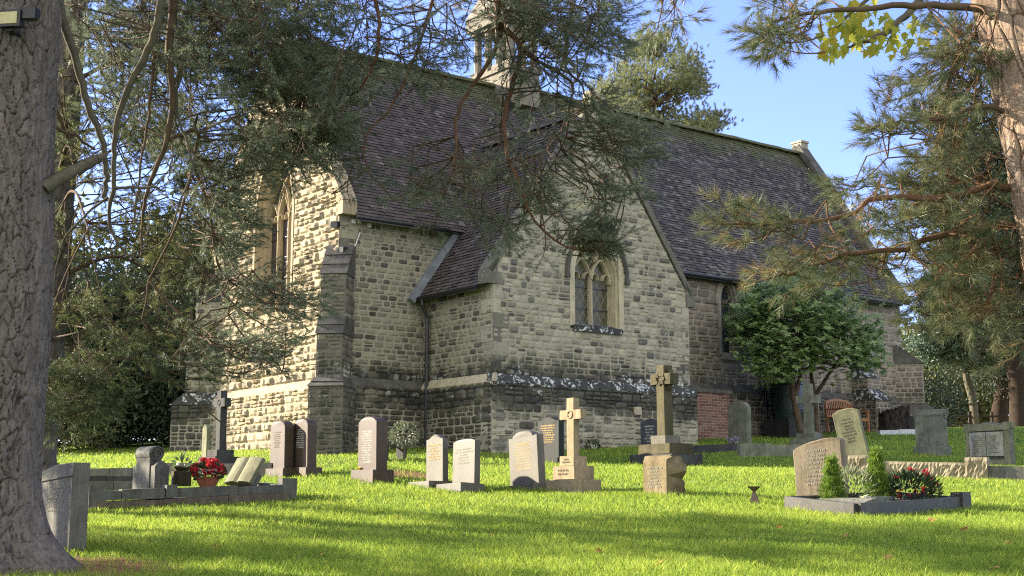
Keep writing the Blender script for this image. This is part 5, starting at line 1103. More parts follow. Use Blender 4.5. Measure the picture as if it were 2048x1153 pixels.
class Tree:
    def __init__(s, name, label, base, bark, leaf, group=None, cat='tree'):
        s.e = empty(name, tuple(base)); tag(s.e, label, cat, group); s.base = np.array(base, float); s.bark = bark; s.leaf = leaf; s.w = MB(); s.l = MB(); s.samples = []; s.thin = 1.0
    def limb(s, pts, r0, r1, name='limb', own=True, n=8, mat=None, wob=.012):
        P = smooth(pts, 7); P = P+np.stack([vnoise(np.arange(len(P))*.6, np.full(len(P), 3.), k)-.5 for k in rng.integers(0, 99, 3)], -1)*wob*2; P[0] = pts[0]
        rad = np.linspace(r0, r1, len(P))*(1+.12*(vnoise(np.arange(len(P))*.9, np.zeros(len(P)), 4)-.5)); s.samples.append(P)
        if own: mb = MB(); mb.tube(P-s.base, rad, n); mb.build(name, mat or s.bark, s.e, smooth=True)
        else: s.w.tube(P-s.base, rad, 5)
        return P
    def near(s, p):
        Q = np.concatenate(s.samples); d = np.linalg.norm(Q-p, axis=1); i = d.argmin(); return Q[i], d[i]
    def bough(s, S, E, width, nt, k, nl, nw, tint=None, up=.25, r0=None, tl=.16, brown=0, bare=.15):
        r0 = .009*s.thin if r0 is None else r0
        S, E = np.array(S, float), np.array(E, float); d = E-S; L = np.linalg.norm(d); a = d/L; side = nrm(np.cross(a, [0, 0, 1])+rng.normal(0, .15, 3)); t = np.linspace(0, 1, 8)
        bow = rng.normal(0, .07)*L; P = S+d*t[:, None]+np.outer(np.sin(t*math.pi), side*bow)+np.outer(np.sin(t*math.pi)*-.06*L+up*L*.35*t**3, [0, 0, 1])
        s.w.tube(P-s.base, np.linspace(r0, .0035*s.thin, 8), 5, cap=False); T = []; A = []; T.append(P[-1]); A.append(P[-1]-P[-2])
        for q in range(nt):
            tt = bare+(1-bare)*((q+rng.random())/nt); i = min(int(tt*7), 6); p = P[i]+(P[i+1]-P[i])*(tt*7-i); sd = 1 if q % 2 else -1; l = width*(1.15-.75*tt)*rng.uniform(.55, 1.1)
            dr = nrm(a*rng.uniform(.5, 1)+side*sd*rng.uniform(.4, 1)+np.array([0, 0, 1])*rng.uniform(-.45, .4)); u = np.linspace(0, 1, 5); c = p+np.outer(u*l, dr)+np.outer(u**2*l*up*rng.uniform(.2, 1), [0, 0, 1])
            s.w.tube(c-s.base, np.linspace(.0042*s.thin, .002*s.thin, 5), 3, cap=False); T.append(c[-1]); A.append(c[-1]-c[-2])
            for m in range(int(l/.11)):
                f = rng.uniform(.35, 1); ii = min(int(f*4), 3); pp = c[ii]+(c[ii+1]-c[ii])*(f*4-ii); T.append(pp); A.append(nrm(dr+rng.normal(0, .55, 3)+[0, 0, up*.7]))
        T, A = np.array(T), np.array(A); tn = rng.random(len(T))*.6+(rng.random()*.4 if tint is None else tint); tn = np.where(rng.random(len(T)) < brown, 1.0, np.clip(tn, 0, .92))
        needles(s.l, T-s.base, A, tl*rng.uniform(.6, 1.1, len(T)), k, nl, nw, tn)
    def fill(s, poly, n, Y, L, dpx, width=.4, nt=8, k=34, nl=.065, nw=.0042, conn=1.5, tint=None, up=.25, brown=0, spread=.5, tl=.16):
        for _ in range(n):
            a, b = rpoly(poly); y = rng.uniform(*Y); S = at(a, b, y); l = rng.uniform(*L); d = nrm(np.array([dpx[0], rng.normal(0, .6), -dpx[1]])+rng.normal(0, spread, 3)); E = S+d*l; S = S-d*l*.5; E = E-d*l*.5
            if s.samples:
                q, dist = s.near(S)
                if dist < conn:
                    t = np.linspace(0, 1, 7)[:, None]; m = (q+S)/2+rng.normal(0, .08, 3)*dist; s.w.tube((q*(1-t)**2+2*m*t*(1-t)+S*t**2)-s.base, np.linspace(.010*s.thin, .008*s.thin, 7), 5, cap=False)
            s.bough(S, E, width*rng.uniform(.7, 1.2), nt, k, nl, nw, tint, up, brown=brown, tl=tl)
    def done(s, wood='branches', crown='crown'):
        if s.w.v: s.w.build(wood, s.bark, s.e)
        if s.l.v: print(s.e.name, 'needles/leaves', s.l.n); s.l.build(crown, s.leaf, s.e, tint=True)
def barked_trunk(tree, axis, rad, mat, cw, chh, depth, nth=260, dz=.009, flare=None, k0=0):
    P = smooth(axis, 30); seg = np.linalg.norm(np.diff(P, axis=0), axis=1); sl = np.concatenate([[0], np.cumsum(seg)]); nz = int(sl[-1]/dz); q = np.linspace(0, sl[-1], nz)
    C = np.stack([np.interp(q, sl, P[:, i]) for i in range(3)], -1); Rr = np.interp(q/sl[-1], np.linspace(0, 1, len(rad)), rad)
    th = np.linspace(0, 2*np.pi, nth, endpoint=False); T, Q = np.meshgrid(th, q); R0 = Rr.mean()
    x = np.minimum(T, 2*np.pi-T)*R0*.0+T*R0; x2 = (2*np.pi-T)*R0
    bl = np.clip((T-(2*np.pi-.6))/.6, 0, 1)                # join the seam
    def fld(xx): 
        wx = xx/cw+1.1*(vnoise(xx/cw*.6, Q/chh*.9, 2+k0)-.5)+.35*(vnoise(xx/cw*3, Q/chh*4, 6+k0)-.5); wy = Q/chh+.9*(vnoise(xx/cw*.9, Q/chh*.8, 4+k0)-.5)
        a, b, c = worley(wx, wy, k0); return b-a, c
    f1, c1 = fld(x); f2, c2 = fld(x-2*np.pi*R0); F = f1*(1-bl)+f2*bl; Cc = c1*(1-bl)+c2*bl
    def fine(xx, q):                                      # smaller flakes inside each plate
        wx = xx/(cw*.42)+1.3*(vnoise(xx/cw*1.5, Q/chh*2, 22+k0)-.5); wy = Q/(chh*.38)+1.2*(vnoise(xx/cw*1.7, Q/chh*1.9, 24+k0)-.5); a, b, c = worley(wx, wy, 30+k0); return b-a, c
    g1, e1 = fine(x, 0); g2, e2 = fine(x-2*np.pi*R0, 0); G_ = g1*(1-bl)+g2*bl; Ec = e1*(1-bl)+e2*bl
    wid = .05+.16*vnoise(x*7, Q*3, 15)
    big = np.clip(F/wid, 0, 1)**.7; sm = np.clip(G_/.10, 0, 1)**.8; fur = vnoise(x/(cw*.35), Q/(chh*1.4), 40)
    pl = big*(.62+.38*sm); disp = depth*(big-.6)+depth*.55*(Cc-.5)*big+depth*.28*(sm-.5)*big+depth*.30*(Ec-.5)*sm*big+depth*.5*(fur-.5)*(1-bl)+depth*.35*(vnoise(x*45, Q*18, 8)-.5)*(1-bl)
    pl = np.clip(pl*(.75+.35*Ec)-.25*(fur < .25), 0, 1)
    rr = np.repeat(Rr[:, None], nth, 1)+disp
    if flare is not None: rr = rr+flare(T, Q, C)
    V = np.stack([C[:, 0][:, None]+rr*np.cos(T), C[:, 1][:, None]+rr*np.sin(T), np.repeat(C[:, 2][:, None], nth, 1)], -1)-tree.base
    i = np.arange(nz-1)[:, None]*nth; j = np.arange(nth)[None]; j2 = (j+1) % nth; mb = MB(); mb.add(V.reshape(-1, 3), np.stack([i+j, i+j2, i+nth+j2, i+nth+j], -1).reshape(-1, 4), 0, (pl*.85+.15*(vnoise(x*18, Q*8, 3))).ravel())
    tree.samples.append(C[::12]); return mb.build('trunk', mat, tree.e, smooth=True, tint=True), C

# ---- big pine on the left
YL = 11.7
ax = [at(-40, 1165, YL), at(-36, 1080, YL), at(-28, 950, YL), at(-18, 850, YL), at(4, 600, YL), at(12, 300, YL), at(29, 0, YL), at(48, -350, YL), at(60, -800, YL)]
A = Tree('pine_tree', 'big pine with a thick grey trunk at the left edge, branches hanging before the church', (ax[0][0], ax[0][1], float(gz(ax[0][0], ax[0][1]))), M['branch'], M['needle'])
def flareL(T, Q, C):
    h = Q-.15; f = .40*np.exp(-np.maximum(h, 0)/.27)*(.25+.9*np.exp(-((T-R(352))/.55)**2)+.9*np.exp(-((T-R(-8))/.55)**2)+.6*np.exp(-((T-R(255))/.45)**2)+.6*np.exp(-((T-R(150))/.5)**2)+.3*np.exp(-((T-R(300))/.3)**2)); return f
barked_trunk(A, ax, [.42, .41, .40, .395, .385, .37, .33], M['bark'], .062, .22, .026, flare=flareL)
L3 = lambda pts, Y0, Y1: [at(x, y, Y0+(Y1-Y0)*i/(len(pts)-1)) for i, (x, y) in enumerate(pts)]
A.limb(L3([(85, 378), (120, 358), (160, 335), (186, 321), (205, 311)], 11.6, 11.9), .066, .034, 'dead_limb', mat=M['branch_g'])
A.limb(L3([(176, 322), (196, 312), (216, 305)], 11.82, 11.9), .024, .003, 'splinter', mat=M['branch_g']); A.limb(L3([(178, 332), (196, 324), (212, 318)], 11.84, 11.92), .018, .003, 'splinter', mat=M['branch_g'])
A.limb(L3([(40, -260), (95, -120), (122, 20), (150, 120), (176, 205), (205, 290), (214, 345), (208, 395)], 11.9, 12.6), .050, .022, mat=M['branch_g'])
A.limb(L3([(45, -400), (200, -330), (320, -120), (325, -10), (303, 80), (270, 150), (240, 222), (228, 300), (228, 375), (217, 425), (232, 480), (285, 535)], 11.9, 13.2), .05, .012, mat=M['branch_g'])
A.limb(L3([(50, -420), (240, -380), (345, -150), (345, 0), (338, 100), (345, 200), (330, 290), (298, 372), (285, 430), (282, 510)], 12, 13.6), .06, .010)
A.limb(L3([(346, 180), (365, 130), (352, 190), (362, 250), (385, 330), (355, 420), (330, 480), (250, 512)], 13, 13.0), .018, .008, mat=M['branch_g'])
A.limb(L3([(312, 60), (306, 150), (296, 240), (278, 350), (282, 420)], 12.9, 13.2), .02, .008)
A.limb(L3([(60, 240), (115, 257), (150, 270), (188, 300)], 11.9, 12.6), .02, .012)
A.limb(L3([(335, 280), (395, 262), (385, 330), (352, 450), (300, 560), (285, 640)], 13.4, 14), .022, .008)
A.limb(L3([(215, 395), (150, 450), (115, 520), (105, 620)], 12.4, 12.6), .012, .005, mat=M['branch_g'])
A.limb(L3([(228, 375), (300, 375), (330, 380)], 12.6, 12.9), .016, .010, mat=M['branch_g'])
A.limb(L3([(275, 382), (268, 430), (290, 470), (300, 420)], 12.8, 12.9), .014, .006, mat=M['branch_g'])
A.limb(L3([(350, 210), (345, 300), (338, 360), (362, 340)], 13, 13), .010, .005, mat=M['branch_g'])
# long limbs reaching over to the right
A.limb(L3([(48, -380), (300, -420), (560, -300), (800, -230), (985, -90), (1000, 20), (1000, 70)], 12, 14.8), .10, .045, mat=M['branch_r'])
A.limb(L3([(1000, 60), (985, 110), (930, 195), (913, 240), (911, 300), (903, 352), (880, 385)], 14.8, 14.6), .028, .009, mat=M['branch_r'])
A.limb(L3([(1000, 50), (1042, 100), (1022, 180), (1008, 240), (1016, 310), (1040, 370), (1062, 430), (1110, 482), (1170, 500), (1225, 482)], 14.8, 15.0), .034, .008, mat=M['branch_r'])
A.limb(L3([(1035, 95), (1090, 130), (1144, 168), (1140, 212), (1128, 285), (1075, 372), (1045, 400)], 14.9, 15.2), .024, .006, mat=M['branch'])
A.limb(L3([(1095, 132), (1150, 155), (1170, 190), (1168, 220)], 15, 15.4), .014, .008, mat=M['branch'])
A.limb(L3([(800, -230), (868, -60), (845, 70), (810, 160), (772, 228), (735, 266), (722, 335)], 14.4, 14.4), .024, .006, mat=M['branch_r'])
A.limb(L3([(560, -300), (700, -120), (750, 0), (757, 100), (733, 152), (714, 185), (690, 188), (610, 186)], 13.6, 14.6), .026, .008, mat=M['branch_r'])
A.limb(L3([(300, -420), (420, -150), (410, -10), (432, 50), (500, 108), (560, 180), (585, 260)], 12.6, 14), .03, .008)
A.limb(L3([(400, -10), (480, 60), (560, 90), (650, 100)], 13, 14), .02, .008)
A.limb(L3([(385, 330), (420, 420), (440, 540), (500, 582), (600, 590)], 13.6, 14.4), .02, .006)
A.limb(L3([(300, 560), (380, 650), (440, 690), (520, 700)], 13.8, 14.2), .016, .006)
dk = dict(nl=.068, nw=.0055)
A.fill([(130, -60), (560, -60), (560, 90), (420, 160), (330, 120), (200, 120), (130, 60)], 112, (12.5, 17), (.5, 1.0), (.5, .6), .42, 10, 38, **dk)
A.fill([(160, 120), (430, 140), (430, 330), (330, 320), (200, 240)], 48, (13, 17), (.4, .8), (.2, .8), .36, 8, 32, **dk)
A.fill([(400, -30), (660, -30), (690, 90), (680, 240), (640, 300), (560, 240), (510, 300), (460, 320), (430, 180)], 100, (13, 16.5), (.5, 1.0), (.6, .5), .42, 10, 38, **dk)
A.fill([(400, 320), (470, 320), (480, 400), (460, 470), (400, 500)], 36, (13.2, 15.5), (.4, .9), (.8, .3), .4, 9, 34, **dk)
A.fill([(420, 540), (520, 540), (600, 565), (612, 600), (580, 640), (500, 640), (420, 640)], 20, (13.6, 15), (.5, .9), (1, .15), .32, 9, 34, **dk)
A.fill([(360, 640), (480, 680), (565, 690), (580, 725), (500, 752), (380, 740)], 18, (13.6, 15), (.5, .9), (1, .15), .32, 9, 34, **dk)
A.fill([(620, -40), (960, -40), (960, 100), (900, 150), (780, 170), (640, 170)], 54, (13.5, 16), (.5, 1.0), (.3, .8), .36, 8, 30, **dk)
A.fill([(940, -40), (1215, -40), (1225, 60), (1190, 140), (1100, 150), (980, 110)], 68, (14, 16), (.5, .9), (.7, .5), .42, 9, 32, **dk)
A.fill([(1000, 130), (1130, 140), (1150, 210), (1120, 330), (1020, 360), (990, 250)], 19, (14.4, 16), (.4, .9), (.3, .9), .36, 7, 26, **dk)
A.fill([(1140, 195), (1230, 190), (1290, 245), (1280, 320), (1210, 335), (1140, 300)], 24, (14.6, 15.8), (.4, .8), (.9, .3), .4, 9, 34, **dk)
A.fill([(820, 300), (1000, 300), (1010, 440), (930, 480), (860, 440), (800, 380)], 25, (14.2, 15.6), (.4, .8), (-.1, .9), .36, 8, 26, brown=.06, **dk)
A.fill([(1000, 360), (1060, 340), (1120, 400), (1100, 500), (1020, 500)], 22, (14.6, 15.6), (.4, .7), (.1, .8), .34, 7, 24, brown=.05, **dk)
A.fill([(1110, 450), (1180, 440), (1225, 480), (1200, 512), (1130, 500)], 16, (14.8, 15.2), (.4, .6), (1, .1), .28, 9, 36, **dk)
A.fill([(1130, 340), (1250, 330), (1300, 380), (1280, 440), (1180, 420)], 16, (14.8, 15.6), (.3, .7), (.6, .6), .34, 7, 26, **dk)
A.fill([(430, 250), (640, 240), (650, 290), (600, 335), (480, 345)], 28, (13.4, 15.5), (.4, .8), (.7, .4), .36, 9, 34, **dk)
A.fill([(620, 200), (720, 210), (740, 350), (700, 400), (660, 330)], 12, (14, 15), (.4, .7), (.2, .9), .3, 6, 22, **dk)
# crown above and to the left of the picture
A.fill([(-500, -420), (1000, -900), (1000, -260), (120, -120), (-500, 100)], 100, (9.5, 16.5), (.7, 1.4), (.3, .3), .55, 10, 30, nl=.075, nw=.007, conn=3)
A.done()
# floodlight strapped to the trunk
P = at(28, 40, 11.22); e = empty('floodlight', tuple(P), R(-8)); tag(e, 'black floodlight with a pale yellow lens fixed to the thick pine trunk', 'floodlight')
b = MB(); b.box((-.03, -.04, -.002), (.24, .05, .15)); b.box((-.03, .02, -.0), (.2, .08, .11)); b.box((-.03, .08, -.09), (.06, .2, .02)); b.build('housing', M['iron'], e)
b = MB(); b.box((-.03, -.068, -.002), (.185, .008, .105)); b.build('lens', plain('pale yellow lens', (.42, .38, .19), .25, .5, 8, .3), e)
b = MB(); b.box((.155, .0, .045), (.12, .09, .10)); b.build('sensor_box', M['iron'], e)
b = MB(); b.tube(smooth([(.20, .02, .02), (.25, .0, -.03), (.27, .02, .08), (.26, .06, .22)]), .007, 5); b.build('cable', M['branch'], e)

# ---- lit pine further back on the left
c0 = np.array([-5.85, 16.6, float(gz(-5.85, 16.6))])
B = Tree('pine_tree', 'sunlit yellowing pine standing behind the thick trunk on the left', c0, M['branch'], M['needle_y'])
barked_trunk(B, [c0+[0, 0, -.3], c0+[.1, 0, 3], c0+[.15, .1, 7], c0+[.1, 0, 12]], [.24, .2, .15, .06], M['bark'], .09, .25, .03, 60, .04)
for k in range(15):
    z = 1.6+k*.62; a = rng.uniform(-1.1, 1.3); l = rng.uniform(1.2, 2.4); s_ = c0+[.1, 0, z]; B.limb([s_, s_+np.array([math.cos(a)*l*.5, math.sin(a)*l*.5, .3]), s_+np.array([math.cos(a)*l, math.sin(a)*l, -.3-.25*rng.random()])], .03, .008, n=6)
ln = dict(nl=.068, nw=.0055, conn=1.2)
B.fill([(100, 130), (220, 120), (430, 230), (430, 480), (330, 520), (200, 380), (100, 320)], 76, (15, 18), (.4, .9), (.5, .4), .4, 9, 36, brown=.06, **ln)
B.fill([(90, 440), (420, 420), (440, 560), (330, 620), (100, 620)], 54, (15, 17.8), (.4, .9), (.5, .4), .4, 9, 30, brown=.06, **ln)
B.fill([(70, 600), (400, 600), (440, 720), (350, 780), (250, 700), (80, 740)], 30, (15, 17.5), (.4, .8), (.6, .4), .4, 9, 30, brown=.05, **ln)
B.fill([(60, 700), (190, 710), (230, 800), (160, 840), (60, 830)], 34, (14.8, 16), (.4, .8), (.7, .5), .4, 9, 32, tint=.0, **ln)
B.done()
# ---- leafy crowns
def crown(tree, clumps, per, ll, lw, sig, dirb=(0, 0, .3), fold=.22, flat=1.0):
    for c, r, tn in clumps:
        n = int(per*rng.uniform(.7, 1.3)); p = np.array(c)+rng.normal(0, 1, (n, 3))*np.array([sig, sig, sig*flat])*r; D = nrm(p-np.array(c))*.8+rng.normal(0, .6, (n, 3))+np.array(dirb)
        leaves(tree.l, p-tree.base, D, ll*rng.uniform(.7, 1.3, n), lw*rng.uniform(.7, 1.3, n), np.clip(tn+rng.normal(0, .15, n), 0, 1), fold)
def ell(n, c, r, shell=.55, zmin=-9, gap=0):
    out = []
    while len(out) < n:
        d = nrm(rng.normal(size=3)); q = rng.uniform(shell, 1); p = d*np.array(r)*q
        if p[2] < zmin: continue
        out.append((np.array(c)+p+rng.normal(0, .1, 3), rng.uniform(.7, 1.25), rng.random()*.7+.15))
    return out
def bush_tree(name, label, xy, h0, c, r, ncl, per, ll, lw, sig, leaf, trunk_r=.15, group=None, nl=6, zmin=-9, bark='branch', shell=.55, cat='tree', flat=.8):
    base = np.array([xy[0], xy[1], float(gz(*xy))]); t = Tree(name, label, base, M[bark], leaf, group, cat); cc = base+np.array(c)
    t.limb([base+[0, 0, -.2], base+np.array([.03, 0, h0*.5]), base+np.array([c[0]*.5, c[1]*.5, h0])], trunk_r*1.2, trunk_r*.8, 'trunk', n=10)
    cl = ell(ncl, cc, r, shell, zmin)
    for k in range(nl): p = cl[k][0]; s_ = base+np.array([c[0]*.5, c[1]*.5, h0*.95]); t.limb([s_, (s_+p)/2+rng.normal(0, .15, 3), p], trunk_r*.55, .02, own=False)
    crown(t, cl, per, ll, lw, sig, flat=flat); t.done(); return t
yg = 'dark yews behind the graves on the left'
for lab, x, y, c, r, n in (('dark yew nearest the church gable', -9.3, 41.5, (0, 0, 2.5), (2.2, 2.0, 2.7), 150), ('dark broad yew in the middle of the row behind the graves', -11.8, 39.5, (0, 0, 2.6), (2.5, 2.0, 2.8), 180), ('dark yew at the left end of the row, beside the thick trunk', -14.6, 40, (0, 0, 2.8), (2.8, 2.2, 3.1), 200)):
    bush_tree('yew_tree', lab, (x, y), 1.0, c, r, n, 240, .17, .07, .36, M['yew'], .28, yg, 6, -2.5, 'branch_r', .35)
# low shrubs between, catching a little light
bush_tree('shrub', 'scrubby undergrowth shrub under the dark yews', (-12.4, 36.8), .3, (0, 0, .55), (1.7, .7, .6), 34, 60, .10, .05, .26, M['far'], .05, None, 3, cat='shrub')
for lab, x, y in (('low dark hedge bush beside the gable buttress', -9.6, 45), ('low dark hedge bush under the middle yew', -13, 45.5), ('low dark hedge bush behind the small weathered cross', -16.6, 45), ('low dark hedge bush at the far left end', -20, 45.5)):
    bush_tree('hedge_shrub', lab, (x, y), .3, (0, 0, 1.1), (2.3, 1.0, 1.3), 60, 170, .19, .09, .34, M['yew'], .06, 'low dark hedge behind the yews', 3, cat='shrub')
# ---- tall trees closing the view behind the left side
fg = 'tall trees behind the church on the left'
for i, (lab, x, y, h, r) in enumerate((('tall leafy tree seen through the gap beside the thick trunk', -21.5, 60, 11, 4.5), ('tall leafy tree behind the yew nearest the gable', -15.5, 64, 11.5, 4.2), ('tall leafy tree behind the middle yew', -26.5, 66, 12, 4.8))):
    bush_tree('leafy_tree', lab, (x, y), h*.35, (0, 0, h*.6), (r, r, h*.42), 120, 110, .30, .2, .55, M['far'], .3, fg, 8, shell=.35)
# ---- sunlit pine behind the nave roof
c0 = np.array([5.6, 56, float(gz(5.6, 56))]); D_ = Tree('pine_tree', 'sunlit pine rising behind the ridge of the nave', c0, M['branch_r'], M['needle_f'])
D_.limb([c0+[0, 0, -.2], c0+[0, 0, 7], c0+[.2, 0, 11], c0+[.0, 0, 14.2]], .3, .05, 'trunk', n=10)
cl = []
for px, py, rx, ry, n in ((1285, 110, 50, 38, 15), (1240, 170, 42, 40, 12), (1240, 225, 45, 40, 14), (1290, 200, 60, 40, 12), (1350, 190, 40, 60, 14), (1368, 130, 24, 30, 6), (1380, 250, 45, 30, 12), (1420, 250, 16, 16, 4), (1310, 250, 60, 30, 9), (1395, 165, 20, 20, 4), (1230, 270, 40, 30, 8), (1300, 300, 110, 40, 14)):
    for _ in range(n): a = rng.uniform(0, 2*math.pi); q = rng.random()**.5; cl.append(at(px+math.cos(a)*rx*q, py+math.sin(a)*ry*q, 56+rng.normal(0, 1.3)))
for i, p in enumerate(cl):
    s_ = c0+np.array([.1, 0, np.clip(p[2]-c0[2]-.6, 4, 13.8)])
    if i % 2 == 0: D_.limb([s_, (s_+p)/2+[0, 0, -.1], p], .05, .015, own=False)
    m = 64; q = p+rng.normal(0, 1, (m, 3))*[.34, .34, .22]; needles(D_.l, q-c0, nrm(q-p)*.5+[0, 0, .6]+rng.normal(0, .4, (m, 3)), .12, 46, .15, .012, np.clip(rng.random()*.6+rng.normal(0, .1, m), 0, 1))
D_.done()
# second one, only its tip shows left of the wing gable
c0 = np.array([2.2, 60, float(gz(2.2, 60))]); D2 = Tree('pine_tree', 'slim sunlit pine tip showing between bellcote and wing gable', c0, M['branch_r'], M['needle_f']); D2.limb([c0+[0, 0, -.2], c0+[0, 0, 8], c0+[0, 0, 14.6]], .25, .05, 'trunk')
for _ in range(26): p = c0+[rng.normal(0, .9), rng.normal(0, .9), rng.uniform(8, 14.4)]; D2.limb([c0+[0, 0, p[2]-c0[2]-.4], p], .03, .01, own=False); m = 40; q = p+rng.normal(0, 1, (m, 3))*[.4, .4, .25]; needles(D2.l, q-c0, nrm(q-p)*.6+[0, 0, .7]+rng.normal(0, .3, (m, 3)), .2, 34, .14, .026, rng.random(m)*.7)
D2.done()
# ---- laurel tree in front of the nave
Pl = T0[:2]+Wd[:2]*11.6+Nd[:2]*.35; c0 = np.array([*Pl, float(gz(*Pl))]); E_l = Tree('laurel_tree', 'round headed evergreen tree with glossy leaves in front of the nave', c0, M['branch'], M['laurel'])
px0 = 1606; y0 = c0[1]; q_ = lambda x, y, dy=0: at(x, y, y0+dy)
E_l.limb([q_(1602, 862), q_(1588, 800), q_(1582, 760), q_(1568, 735), q_(1550, 700)], .10, .045, 'trunk', mat=M['branch']); E_l.limb([q_(1588, 795), q_(1598, 765), q_(1600, 735), q_(1590, 690)], .07, .04, 'trunk')
E_l.limb([q_(1634, 862, .6), q_(1630, 800, .5), q_(1624, 765, .5), q_(1622, 730, .4), q_(1630, 690, .3)], .075, .04, 'trunk'); E_l.limb([q_(1632, 790, .5), q_(1650, 760, .3), q_(1662, 742, .2), q_(1690, 700, 0)], .065, .035, 'trunk'); E_l.limb([q_(1602, 738), q_(1640, 736), q_(1660, 745)], .04, .03, 'trunk')
cl = []
for px, py, rx, ry, n in ((1560, 590, 60, 40, 26), (1640, 590, 70, 40, 24), (1512, 650, 46, 40, 24), (1590, 660, 90, 50, 50), (1690, 650, 60, 55, 36), (1560, 710, 60, 35, 22), (1720, 690, 35, 40, 16), (1660, 700, 60, 30, 18), (1520, 620, 50, 35, 16), (1490, 665, 18, 18, 5), (1545, 735, 30, 16, 6), (1735, 715, 18, 24, 6), (1520, 690, 25, 25, 6)):
    for _ in range(n):
        a = rng.uniform(0, 2*math.pi); q = rng.random()**.5; dep = rng.uniform(-1, 1)*1.25*math.sqrt(max(.05, 1-((px+math.cos(a)*rx*q-1605)/160)**2)); cl.append((q_(px+math.cos(a)*rx*q, py+math.sin(a)*ry*q, dep), rng.uniform(.8, 1.2), rng.random()*.6+.2))
for c, r, tn in cl[::7]: s_ = q_(1605, 715); E_l.limb([s_, (s_+c)/2+rng.normal(0, .08, 3), c], .03, .008, own=False)
for c, r, tn in cl:                                   # whorls of long drooping leaves
    for _ in range(12):
        p = c+rng.normal(0, .19, 3); n = 9; a = rng.uniform(0, 6.28)+np.arange(n)*2*math.pi/n; up_ = nrm(np.array([rng.normal(0, .35), -.25+rng.normal(0, .35), .8])); s1 = nrm(np.cross(up_, rng.normal(size=3))); s2 = np.cross(up_, s1)
        D = np.cos(a)[:, None]*s1+np.sin(a)[:, None]*s2+up_*rng.uniform(-.25, .35, n)[:, None]+[0, 0, -.15]; leaves(E_l.l, np.repeat([p-c0], n, 0), D, .15*rng.uniform(.7, 1.2, n), .056, np.clip(tn+rng.normal(0, .12, n), 0, 1), -.12, up=up_*3)
E_l.done()
# ---- trees on the right beyond the graves
Pr = gp(1948, 851); c0 = Pr.copy(); F_ = Tree('holly_tree', 'blue green evergreen tree with a bare curved trunk beyond the open book headstone', c0, M['branch_g'], M['holly'])
yF = c0[1]; F_.limb([at(1952, 858, yF), at(1945, 800, yF), at(1932, 745, yF), at(1935, 690, yF)], .19, .13, 'trunk', n=10)
cl = []
for px, py, rx, ry, n in ((1900, 690, 75, 26, 40), (1960, 690, 90, 40, 50), (1930, 630, 75, 45, 50), (1900, 590, 50, 40, 24), (1990, 620, 70, 60, 44), (1850, 700, 40, 20, 14), (1960, 560, 50, 50, 24), (2020, 700, 50, 50, 24), (1870, 650, 26, 14, 8), (1925, 530, 20, 30, 8)):
    for _ in range(n): a = rng.uniform(0, 2*math.pi); q = rng.random()**.5; cl.append((at(px+math.cos(a)*rx*q, py+math.sin(a)*ry*q, yF+rng.normal(0, 1.1)), 1, rng.random()*.6+.2))
for c, r, tn in cl[::6]: s_ = at(1934, 712, yF); F_.limb([s_, (s_+c)/2+rng.normal(0, .2, 3), c], .05, .012, own=False)
crown(F_, cl, 170, .17, .08, .30, flat=.6); F_.done()
Pr = gp(2010, 850); base = np.array([Pr[0]+1.2, Pr[1]+4, float(gz(Pr[0]+1.2, Pr[1]+4))])
bush_tree('yew_tree', 'dark reddish stemmed yew at the right edge beyond the graves', base[:2], 1.9, (.3, 0, 4.6), (3.0, 2.4, 3.0), 150, 130, .16, .06, .42, M['yew'], .36, None, 6, -2.6, 'branch_d', .4)
bush_tree('dark_tree', 'tall dark evergreen rising behind the right hand pine boughs', (20.6, 55), 4, (-.6, 0, 9.0), (3.2, 2.4, 6.2), 190, 150, .24, .12, .48, M['yew'], .35, None, 8, -7, 'branch_d', .35)
bush_tree('hedge_shrub', 'low dark bush between the nave corner and the right hand trees', (15.6, 51.5), .3, (0, 0, 1.0), (1.6, 1.0, 1.0), 40, 90, .14, .07, .3, M['yew'], .06, None, 3, cat='shrub')
fr = 'sunlit trees beyond the field fence'
for i, (lab, x, y, h, r) in enumerate((('pale sunlit tree beyond the field fence, nearest the nave', 26.5, 88, 8, 3.2), ('pale sunlit tree beyond the field, behind the curved trunk', 31, 92, 9, 3.6), ('pale sunlit tree beyond the field at the right edge', 36, 90, 9, 3.8), ('distant sunlit tree seen through the gap by the nave corner', 22.5, 96, 10, 3.4), ('small distant tree low beyond the field fence', 34, 99, 6.5, 4.4))):
    bush_tree('leafy_tree', lab, (x, y), h*.25, (0, 0, h*.5), (r, r, h*.48), 70, 90, .38, .25, .55, M['far'], .25, fr, 5, shell=.3)
# ---- pine on the right, close to the camera
YR = 7.5
ax = [at(2275, 1400, YR), at(2225, 1100, YR), at(2175, 800, YR), at(2130, 520, YR), at(2097, 330, YR), at(2056, 120, YR), at(2027, 0, YR), at(1950, -350, YR), at(1900, -900, YR)]
H = Tree('pine_tree', 'leaning pine with pinkish orange plated bark at the right edge', (ax[0][0], ax[0][1], float(gz(ax[0][0], ax[0][1]))), M['branch_r'], M['needle_r'])
barked_trunk(H, ax, [.25, .23, .225, .222, .22, .21, .19], M['bark_r'], .12, .42, .016, 300, .007, k0=20)
H.thin = .55
rr = dict(nl=.085, nw=.0034, conn=.7)
H.limb(L3([(2040, 60), (1980, 20), (1850, 10), (1700, 20), (1600, 30), (1530, 45)], 7.5, 7.2), .03, .006, mat=M['branch'])
H.limb(L3([(2080, 250), (1980, 215), (1870, 240), (1790, 246), (1705, 262)], 7.5, 7.3), .018, .005, mat=M['branch'])
H.limb(L3([(2110, 420), (2000, 370), (1880, 400), (1760, 395), (1690, 430), (1560, 445), (1450, 450)], 7.6, 7.4), .026, .006)
